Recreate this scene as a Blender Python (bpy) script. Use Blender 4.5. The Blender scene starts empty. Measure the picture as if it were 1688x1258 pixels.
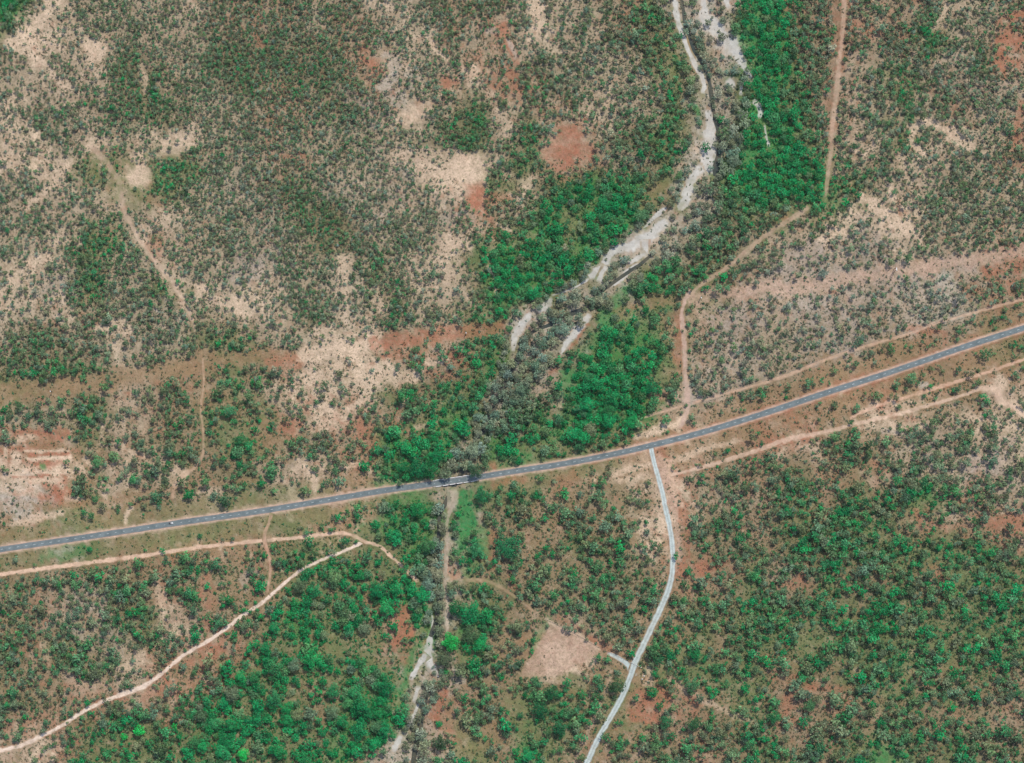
import bpy, math, random
import numpy as np
from mathutils import Vector, Matrix

random.seed(11)
rng = np.random.default_rng(11)
scene = bpy.context.scene

# ------------------------------------------------------------------ camera, light, exposure
S = 0.85                       # metres on the ground per map unit
W, H = 1688.0, 1258.0


def wx(px): return (np.asarray(px) - W / 2) * S
def wy(py): return (H / 2 - np.asarray(py)) * S


CAM_H = 3600.0
cam_d = bpy.data.cameras.new("camera")
cam_d.sensor_width = 36.0
cam_d.lens = 18.0 * CAM_H / (W / 2 * S)
cam_d.clip_start = 10.0
cam_d.clip_end = 30000.0
cam = bpy.data.objects.new("camera", cam_d)
cam.location = (0, 0, CAM_H)
scene.collection.objects.link(cam)
scene.camera = cam

SUN_EL = math.radians(56)
SUN_AZ = math.atan2(0.42, 0.91)
world = bpy.data.worlds.new("World")
scene.world = world
world.use_nodes = True
wn = world.node_tree
bg = wn.nodes["Background"]
sky = wn.nodes.new("ShaderNodeTexSky")
sky.sky_type = 'NISHITA'
sky.sun_disc = False
sky.sun_elevation = SUN_EL
sky.sun_rotation = SUN_AZ
wn.links.new(sky.outputs[0], bg.inputs[0])
bg.inputs[1].default_value = 0.15

sun_d = bpy.data.lights.new("sun", 'SUN')
sun_d.energy = 3.3
sun_d.angle = math.radians(0.53)
sun_d.color = (1.0, 0.95, 0.88)
sun = bpy.data.objects.new("sun", sun_d)
sdir = Vector((math.sin(SUN_AZ) * math.cos(SUN_EL), math.cos(SUN_AZ) * math.cos(SUN_EL), math.sin(SUN_EL)))
sun.rotation_euler = sdir.to_track_quat('Z', 'Y').to_euler()
sun.location = sdir * 2000
scene.collection.objects.link(sun)

scene.view_settings.view_transform = 'Standard'
scene.view_settings.look = 'None'
scene.view_settings.gamma = 1.0
scene.view_settings.use_curve_mapping = False
scene.view_settings.exposure = 0.22

# ------------------------------------------------------------------ helpers
C = scene.collection


def tag(o, label=None, cat=None, group=None, kind=None):
    if label: o["label"] = label
    if cat: o["category"] = cat
    if group: o["group"] = group
    if kind: o["kind"] = kind
    return o


def obj(name, mesh, parent=None):
    o = bpy.data.objects.new(name, mesh)
    C.objects.link(o)
    if parent is not None: o.parent = parent
    return o


def empty(name, loc=(0, 0, 0), rz=0.0):
    o = bpy.data.objects.new(name, None)
    o.empty_display_size = 2
    o.location = loc
    o.rotation_euler = (0, 0, rz)
    C.objects.link(o)
    return o


def s2l(c):
    c = np.asarray(c, float) / 255.0
    return np.where(c <= 0.04045, c / 12.92, ((c + 0.055) / 1.055) ** 2.4)


def hash2(ix, iy, seed):
    h = (ix.astype(np.int64) * 374761393 + iy.astype(np.int64) * 668265263 + seed * 974711) & 0xffffffff
    h = ((h ^ (h >> 13)) * 1274126177) & 0xffffffff
    h = ((h ^ (h >> 16)) * 2246822519) & 0xffffffff
    return ((h ^ (h >> 15)) & 0xffffff) / float(0xffffff)


def vnoise(x, y, seed=0):
    x = np.asarray(x, float); y = np.asarray(y, float)
    ix = np.floor(x); iy = np.floor(y)
    fx = x - ix; fy = y - iy
    fx = fx * fx * (3 - 2 * fx); fy = fy * fy * (3 - 2 * fy)
    a = hash2(ix, iy, seed); b = hash2(ix + 1, iy, seed)
    c = hash2(ix, iy + 1, seed); d = hash2(ix + 1, iy + 1, seed)
    return (a * (1 - fx) + b * fx) * (1 - fy) + (c * (1 - fx) + d * fx) * fy


def fbm(x, y, seed=0, o=3):
    s = 0; a = 1; t = 0
    for k in range(o):
        s = s + a * vnoise(np.asarray(x) * 2 ** k + 17.3 * k, np.asarray(y) * 2 ** k - 9.1 * k, seed + k * 31)
        t += a; a *= 0.55
    return s / t            # 0..1 around .5


def sm(a, b, v):
    t = np.clip((np.asarray(v, float) - a) / (b - a), 0, 1)
    return t * t * (3 - 2 * t)


def pl_dist(px, py, pts, cutoff=1e9):
    """distance to a polyline, plus the width interpolated along it (3rd value of the points)"""
    px = np.asarray(px, float); py = np.asarray(py, float)
    best = np.full(px.shape, 1e9); wid = np.zeros(px.shape)
    for p, q in zip(pts[:-1], pts[1:]):
        dx, dy = q[0] - p[0], q[1] - p[1]
        L = dx * dx + dy * dy + 1e-9
        t = np.clip(((px - p[0]) * dx + (py - p[1]) * dy) / L, 0, 1)
        d = np.hypot(px - p[0] - t * dx, py - p[1] - t * dy)
        m = d < best
        best = np.where(m, d, best)
        if len(p) > 2:
            wid = np.where(m, p[2] + t * (q[2] - p[2]), wid)
    return best, wid


def poly_sd(px, py, pts):
    """signed distance to a polygon, negative inside"""
    n = len(pts)
    best = np.full(px.shape, 1e9); inside = np.zeros(px.shape, bool)
    for i in range(n):
        x0, y0 = pts[i]; x1, y1 = pts[(i + 1) % n]
        dx, dy = x1 - x0, y1 - y0
        t = np.clip(((px - x0) * dx + (py - y0) * dy) / (dx * dx + dy * dy + 1e-9), 0, 1)
        best = np.minimum(best, np.hypot(px - x0 - t * dx, py - y0 - t * dy))
        c = ((y0 > py) != (y1 > py)) & (px < (x1 - x0) * (py - y0) / (y1 - y0 + 1e-12) + x0)
        inside ^= c
    return np.where(inside, -best, best)


# ------------------------------------------------------------------ the land: cover and soil survey, 42 units a cell
TREES = [
 ["9546665566 6134456666 5452664678 5444775667 4664776566 3553463366 3353116566 6545225666 5456443666 6546744666",
  "7666545765 7775564753 8776436554 7767536443 6656542674 6666555774 6566654314 6765654326 5777566526 5677665346",
  "5366575459 6466664829 5666664839 4765666689 6454667497 6425678399 7313688188 5998863599 7978972898 6868426885",
  "8653656575 9753557662 9753675572 9853687654 9863666665 9963674464 9955643665 9944546666 8653325666 4434545554"],
 ["5467774654 4557774345 5547766644 6676356664 7777764234 3134236446 6666446453 2013246534 1104435455 1003144345",
  "5764764368 4677665459 3574465477 5455111267 6423444367 5434466777 3323555678 2665577788 5223248864 4321146356",
  "9887468864 8777368623 3665332233 3646873444 8758883545 8758772645 8878773243 5567620133 2232110465 6445561565",
  "5434331122 2333445645 4444545643 6554333445 5333233221 3421132332 1122124424 2255556645 5545465445 5555466555"],
 ["1111112111 1122121111 4555665664 5455664643 6455663535 6466564333 6566543254 5544343456 4443555566 2345666656",
  "1111356626 2444356546 3555657544 4666667566 5676537684 6556534574 5546643535 6645644356 6656766234 5556434414",
  "4345521565 4555531565 5556652346 5666664466 5556544555 3004544666 4114336655 3564433344 4663236555 4431455456",
  "6666654444 6676666665 6676566776 6665665777 5666666666 5455676666 4455666565 5444566555 5556565566 6656465666"]]
SOIL = [
 ["lptttttprr ppptttttrr tptpbbttbb tppttbbttb pttttbbttt pttpttpptt pppggpggtt ttptpggtty ttttttpttt ttpggprttt",
  "rrtrtptrrr rrrrrtprtr bbbrrpttrr rrrbrwtrpr rrtbytptgt rttttttbgt trtttyttpt rbtytytppg ybbbyttyrr ytbbttttpl",
  "tpttrgyssl tpttrbgssl rttttbgosl rbttttgssl rtrpttgssl gtrtbggssl grrrttgsll pblllggsbl tlgllgssbg glglsssbbt",
  "lrrrtrtttr lbrrrrgttr lrrttttybr lbrttgtryt lgrttttrtt llrttgtppr llgtbptttr llggtptttt gtgppptttt ttpyyptttr"],
 ["pptgttptty ppygttgppp ptprttyttp tbrtptttgg bbbbbtooog ggoottroog tttgttrogo rrrotooool prpopttooo wwrgtooopg",
  "yttpbtppgl pttytbptpl ptbppbttgg ttppprotgg rrpppppprgl tpppppgbggy grprrrglly oorrrllly pppoolllsg gooooollslg".replace("rrpppppprgl", "rrpppprrgl").replace("tpppppgbggy", "tppppgbggy").replace("oorrrllly ", "oorrrlllyl ").replace("pppoolllsg", "tppoollysg").replace("gooooollslg", "gpooollslg"),
  "llllsgbbbt lgssslbgoy sssglgotyy ssslllgoyy yyyllgoyyy yylllltyyo bllllltpoo lggggpotor ggoopppror goooooprtr".replace("yyyllgoyyy", "yylllgoyyy"),
  "yyyyyyyytr yyyyyywwrr tyyyyywwoo tyyyooroog tooooooooo ooooroooot rrooppttpp rpoootottp oorortpyyy ogrgogltrt".replace("rpoootottp", "rpoootyttp")],
 ["oogooooogo oowgoogooo oooooorooo ortyoorroo oryyogptro orgoyorrrr oroottrorg oorrrtrrgg rrrggggggg tprggggggg",
  "ogoollllso oggggglslo ogggggbsgo oggggglsgg olggorlslo gggggrlblo ggggggssoo ggogllsroo ggollllsroo ggglosstgo".replace("ggollllsroo", "ggolllsroo"),
  "oooooppoor oogoopoooo oooooorrrg ooooooooog ootoooogog opprooggog oppooggggg gggogrrrgg gggogrroog lgoooooroo",
  "ogoggorrrr ogoggggggr rrgoogrggg rogoggoggg gggggggggg gggggggggg rgogggoogo orrrogogor rroooooror googlgogoo"]]


def grid_of(blocks, conv):
    rows = []
    for br in blocks:
        parts = [b.split() for b in br]
        for p in parts:
            assert len(p) == 10 and all(len(r) == 10 for r in p), [r for r in p if len(r) != 10]
        for r in range(10):
            rows.append([conv(ch) for p in parts for ch in p[r]])
    return np.array(rows)


DGRID = grid_of(TREES, float)
LETTERS = "ptrogblywsk"
LGRID = grid_of(SOIL, LETTERS.index)
PAL = np.array([s2l(c) for c in (
    (201, 175, 148),   # p pale pinkish bare soil
    (171, 147, 123),   # t tan dry grass
    (154, 98, 74),    # r red earth
    (138, 110, 80),    # o orange brown grass
    (100, 108, 66),    # g olive grass
    (102, 86, 66),     # b leaf litter
    (52, 122, 66),     # l lush grass
    (160, 144, 130),   # y grey pink soil
    (172, 160, 144),   # w whitish soil
    (166, 157, 141),   # s creek flat
    (175, 145, 124),   # k pinkish tan soil
)])
ONEHOT = np.eye(11)[LGRID]                                   # rows, cols, 10
VIV = np.array([0.15, 0.22, 0.25, 0.38, 0.62, 0.42, 1.0, 0.08, 0.02, -0.05, 0.15])
VGRID = VIV[LGRID]

RX = [0, 187, 375, 562, 750, 938, 1125, 1313, 1500, 1688]
RY = [0, 180, 360, 540, 720, 900, 1080, 1258]
RGRID = np.array([
 [5.5, 3.9, 3.7, 3.7, 3.9, 4.4, 6, 6, 4.7, 4.7],
 [4.4, 3.9, 3.7, 3.7, 4.0, 4.6, 6.5, 7, 4.7, 4.7],
 [4.8, 4.4, 3.8, 3.7, 4.2, 7, 7.5, 6, 4.6, 4.5],
 [5.2, 5.2, 4.6, 4.2, 5, 7.5, 7, 5.2, 5.4, 5.4],
 [6, 6, 6, 5.6, 7, 8, 6, 5.8, 6, 6],
 [6, 6, 6, 7, 8, 7, 6.2, 6.6, 7.2, 7.2],
 [6.2, 6.5, 8, 9, 8.4, 7, 7.2, 8.2, 8.2, 8],
 [6.8, 7.8, 8.8, 9.4, 8.4, 7.5, 7.8, 8.6, 8.6, 8.6]])


def bil(grid, u, v):
    r, c = grid.shape[:2]
    u = np.clip(u, 0, c - 1.0001); v = np.clip(v, 0, r - 1.0001)
    i = u.astype(int); j = v.astype(int)
    fu = u - i; fv = v - j
    if grid.ndim == 3: fu = fu[:, None]; fv = fv[:, None]
    i2 = np.minimum(i + 1, c - 1); j2 = np.minimum(j + 1, r - 1)
    return (grid[j, i] * (1 - fu) + grid[j, i2] * fu) * (1 - fv) + (grid[j2, i] * (1 - fu) + grid[j2, i2] * fu) * fv


def bil_xy(grid, xs, ys, x, y):
    u = np.interp(x, xs, np.arange(len(xs))); v = np.interp(y, ys, np.arange(len(ys)))
    return bil(grid, u, v)


# ------------------------------------------------------------------ lines on the map (x, y, width)
HIGHWAY = [(-300, 951), (-150, 929), (0, 906), (100, 891.5), (200, 876.5), (300, 861), (430, 842.5), (530, 826), (634, 808.5), (700, 799.5),
           (754, 792), (850, 776.5), (910, 767.5), (970, 757), (1030, 744.5), (1074, 734), (1160, 712), (1258, 682), (1365, 646.5), (1472, 612),
           (1592, 571), (1688, 540.5), (1830, 494), (1990, 442)]
GRAVEL = [(1073, 739, 9), (1077, 757, 8), (1081, 772, 8), (1086, 790, 8.5), (1092, 812, 8.5), (1097, 838, 9), (1104, 868, 9), (1108, 898, 9), (1109, 928, 9),
          (1105, 961, 10), (1094, 992, 10.5), (1080, 1022, 10.5), (1064, 1056, 10.5), (1049, 1087, 11), (1039, 1115, 10.5), (1027, 1145, 10), (1007, 1182, 10),
          (989, 1212, 10), (967, 1258, 10.5), (930, 1340, 10.5), (890, 1430, 10)]
DRIVE = [(1046, 1116, 12), (1040, 1104, 11), (1033, 1094, 8), (1023, 1087, 8), (1012, 1081, 7), (1000, 1076, 5)]
TRACKS = [
 ([(-120, 1262, 7), (0, 1237, 7), (33, 1230, 7), (67, 1214, 7), (100, 1197, 6.5), (134, 1175, 6.5), (167, 1158, 7), (200, 1145, 8), (234, 1133, 8), (267, 1110, 6),
   (300, 1082, 6), (334, 1062, 6), (367, 1040, 6), (400, 1015, 6), (430, 995, 6), (453, 975, 6), (487, 946, 5.5), (504, 935, 5.5), (537, 920, 5.5), (564, 910, 5.5), (600, 893, 5)], (212, 190, 170), 1.0),
 ([(-120, 963, 7), (0, 947, 7), (117, 931.5, 7), (234, 916.5, 7), (334, 901.5, 6.5), (430, 891.5, 6), (504, 885, 6), (554, 879, 6), (577, 881, 6), (602, 893, 5.5),
   (627, 901, 6), (640, 913, 6), (660, 931, 5), (678, 948, 6), (690, 960, 6)], (200, 168, 142), 0.95),
 ([(449, 846, 6), (443, 862, 5), (436, 881, 6), (438, 898, 5), (445, 921, 5), (446, 940, 5), (443, 960, 4), (441, 980, 4)], (188, 150, 126), 0.55),
 ([(1105, 783, 4), (1127, 778, 5), (1174, 766, 7), (1224, 750, 7), (1258, 739, 8), (1301, 724, 9), (1368, 710, 7), (1425, 695, 6), (1475, 684, 6), (1525, 670, 6),
   (1592, 650, 6), (1618, 640, 10), (1642, 645, 14), (1652, 662, 12), (1672, 672, 9), (1700, 692, 7), (1790, 760, 6)], (204, 174, 150), 0.6),
 ([(1400, 690, 4), (1440, 671, 5), (1492, 655, 5), (1552, 637, 6), (1608, 620, 5), (1688, 593, 6), (1800, 556, 6)], (198, 160, 134), 0.75),
 ([(1060, 690, 2), (1074, 684, 4), (1124, 669, 5), (1174, 655, 5), (1270, 627, 6), (1301, 617, 6), (1368, 590, 6), (1425, 571, 6), (1492, 552, 5), (1542, 533, 5), (1592, 519, 5),
   (1688, 492, 6), (1830, 450, 6)], (190, 156, 130), 0.6),
 ([(1150, 474, 6), (1132, 490, 8), (1126, 505, 6), (1124, 520, 7), (1127, 554, 8), (1129, 587, 8), (1130, 620, 8), (1133, 654, 12), (1131, 680, 8), (1126, 694, 9), (1119, 707, 7)], (180, 152, 134), 0.85),
 ([(1140, 488, 6), (1150, 474, 6), (1174, 457, 7), (1204, 437, 7), (1258, 391, 8), (1301, 362, 8), (1335, 341, 7)], (176, 148, 126), 0.6),
 ([(1396, -130, 7), (1392, 0, 8), (1391, 30, 7), (1388, 67, 8), (1383, 110, 8), (1378, 160, 8), (1373, 205, 8), (1369, 254, 7), (1364, 300, 6), (1361, 325, 4)], (182, 154, 132), 0.5),
 ([(334, 590, 3), (335, 607, 4), (336, 634, 4), (331, 674, 4), (335, 710, 4), (334, 750, 4), (321, 770, 5), (291, 794, 6), (284, 824, 5)], (190, 156, 130), 0.45),
 ([(150, 236, 8), (180, 274, 9), (197, 300, 8), (203, 344, 7), (230, 394, 6), (254, 428, 7), (294, 480, 7), (318, 530, 4), (321, 548, 3)], (190, 160, 138), 0.3),
 ([(747, 803, 13), (748, 822, 14), (743, 838, 9), (737, 860, 6), (737, 895, 7), (736, 930, 5), (733, 955, 6), (736, 985, 6), (736, 1010, 4), (737, 1035, 5), (738, 1045, 3)], (182, 164, 144), 0.6, 1.5),
 ([(735, 957, 6), (752, 953, 7), (775, 956, 6), (800, 958, 5), (825, 968, 6), (850, 985, 4), (880, 1008, 4)], (178, 146, 118), 0.3),
]
WATER = [
 [(1123, -60, 5), (1124, 0, 5), (1126, 20, 7), (1129, 40, 8), (1136, 60, 7), (1143, 82, 8), (1153, 100, 9), (1163, 118, 7), (1170, 140, 6), (1173, 165, 8), (1176, 185, 8), (1182, 205, 7), (1186, 230, 7), (1185, 255, 8), (1181, 275, 10), (1179, 290, 5)],
 [(1078, 417, 3), (1066, 427, 5), (1053, 438, 5), (1040, 446, 6), (1025, 456, 6), (1008, 468, 6), (990, 482, 6), (972, 505, 7), (945, 516, 8), (925, 525, 7), (905, 536, 6), (882, 545, 5), (868, 560, 6), (855, 585, 7), (843, 612, 8), (833, 632, 10), (827, 645, 10), (818, 665, 9), (806, 690, 8), (790, 720, 7), (770, 760, 7), (754, 792, 7), (738, 822, 7), (724, 850, 6)],
 [(724, 850, 6), (722, 900, 6), (716, 940, 6), (717, 980, 7), (721, 1020, 10), (713, 1042, 8), (709, 1050, 4)],
 [(706, 1140, 5), (701, 1170, 7), (694, 1195, 8), (687, 1215, 8), (684, 1236, 8), (681, 1260, 8), (676, 1330, 8), (672, 1400, 7)],
]
SAND = [
 [(1110, -60, 9), (1113, 0, 9), (1115, 20, 11), (1119, 40, 9), (1128, 65, 8), (1137, 88, 7), (1147, 108, 11), (1156, 124, 8), (1161, 140, 8), (1158, 155, 6)],
 [(1158, -60, 14), (1160, 0, 11), (1162, 12, 9), (1161, 26, 20), (1171, 38, 24), (1184, 50, 26), (1193, 62, 20), (1206, 76, 28), (1214, 88, 18), (1221, 100, 15), (1230, 115, 9), (1240, 130, 5)],
 [(1194, -20, 10), (1197, 4, 10), (1205, 14, 8)],
 [(1198, 130, 10), (1206, 138, 12), (1212, 145, 4)],
 [(1221, 140, 5), (1222, 158, 6)],
 [(1240, 165, 12), (1248, 172, 10), (1254, 184, 10), (1251, 196, 6)],
 [(1260, 205, 4), (1263, 225, 4), (1268, 243, 8)],
 [(1166, 180, 8), (1170, 195, 14), (1171, 215, 18), (1169, 235, 24), (1168, 255, 28), (1170, 275, 24), (1172, 288, 14)],
 [(1160, 276, 16), (1146, 288, 14), (1138, 300, 16), (1134, 315, 20), (1130, 328, 17), (1124, 340, 15), (1122, 348, 9)],
 [(1100, 342, 5), (1086, 352, 8), (1073, 365, 8), (1060, 380, 8), (1046, 388, 9), (1035, 398, 7)],
 [(1100, 362, 12), (1090, 372, 18), (1078, 384, 18), (1062, 395, 22), (1044, 404, 20), (1026, 410, 16), (1012, 414, 14), (1002, 424, 14), (994, 438, 13), (980, 450, 13), (970, 460, 8)],
 [(1064, 394, 12), (1064, 408, 10), (1066, 420, 9)],
 [(1066, 418, 8), (1050, 426, 9), (1036, 436, 7)],
 [(1000, 437, 10), (992, 452, 9), (986, 466, 10)],
 [(1053, 434, 5), (1036, 446, 8), (1028, 456, 11), (1018, 464, 10), (1007, 471, 5)],
 [(972, 458, 6), (955, 470, 3), (938, 478, 4), (920, 484, 3), (909, 488, 5)],
 [(909, 488, 5), (905, 500, 11), (893, 510, 13), (886, 516, 6)],
 [(874, 514, 8), (868, 526, 14), (858, 540, 16), (850, 553, 14), (847, 566, 10), (846, 580, 6)],
 [(974, 518, 7), (964, 529, 12), (951, 544, 14), (941, 558, 12), (932, 570, 9), (925, 585, 4)],
 [(895, 540, 6), (912, 534, 5), (930, 530, 3)],
 [(854, 596, 6), (845, 612, 5)],
 [(714, 1036, 5), (710, 1050, 9), (707, 1066, 14), (705, 1080, 16), (710, 1094, 15), (716, 1106, 11), (720, 1116, 7)],
 [(704, 1078, 12), (694, 1090, 9), (685, 1106, 9), (676, 1122, 6)],
 [(690, 1130, 8), (686, 1145, 7), (682, 1160, 5)],
 [(712, 1010, 3), (713, 1024, 4), (712, 1040, 5)],
 [(690, 1160, 5), (680, 1185, 6), (668, 1205, 6)],
 [(662, 1212, 6), (654, 1226, 12), (648, 1240, 8)],
]
CREEK = [(1150, -300, 60), (1150, 0, 60), (1180, 100, 70), (1195, 180, 60), (1175, 270, 50), (1110, 370, 60), (1020, 445, 60), (930, 510, 60), (860, 570, 44), (825, 650, 36), (770, 750, 26),
         (735, 822, 22), (722, 900, 20), (718, 1020, 22), (707, 1090, 34), (690, 1180, 24), (682, 1260, 24), (672, 1450, 24)]

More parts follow.
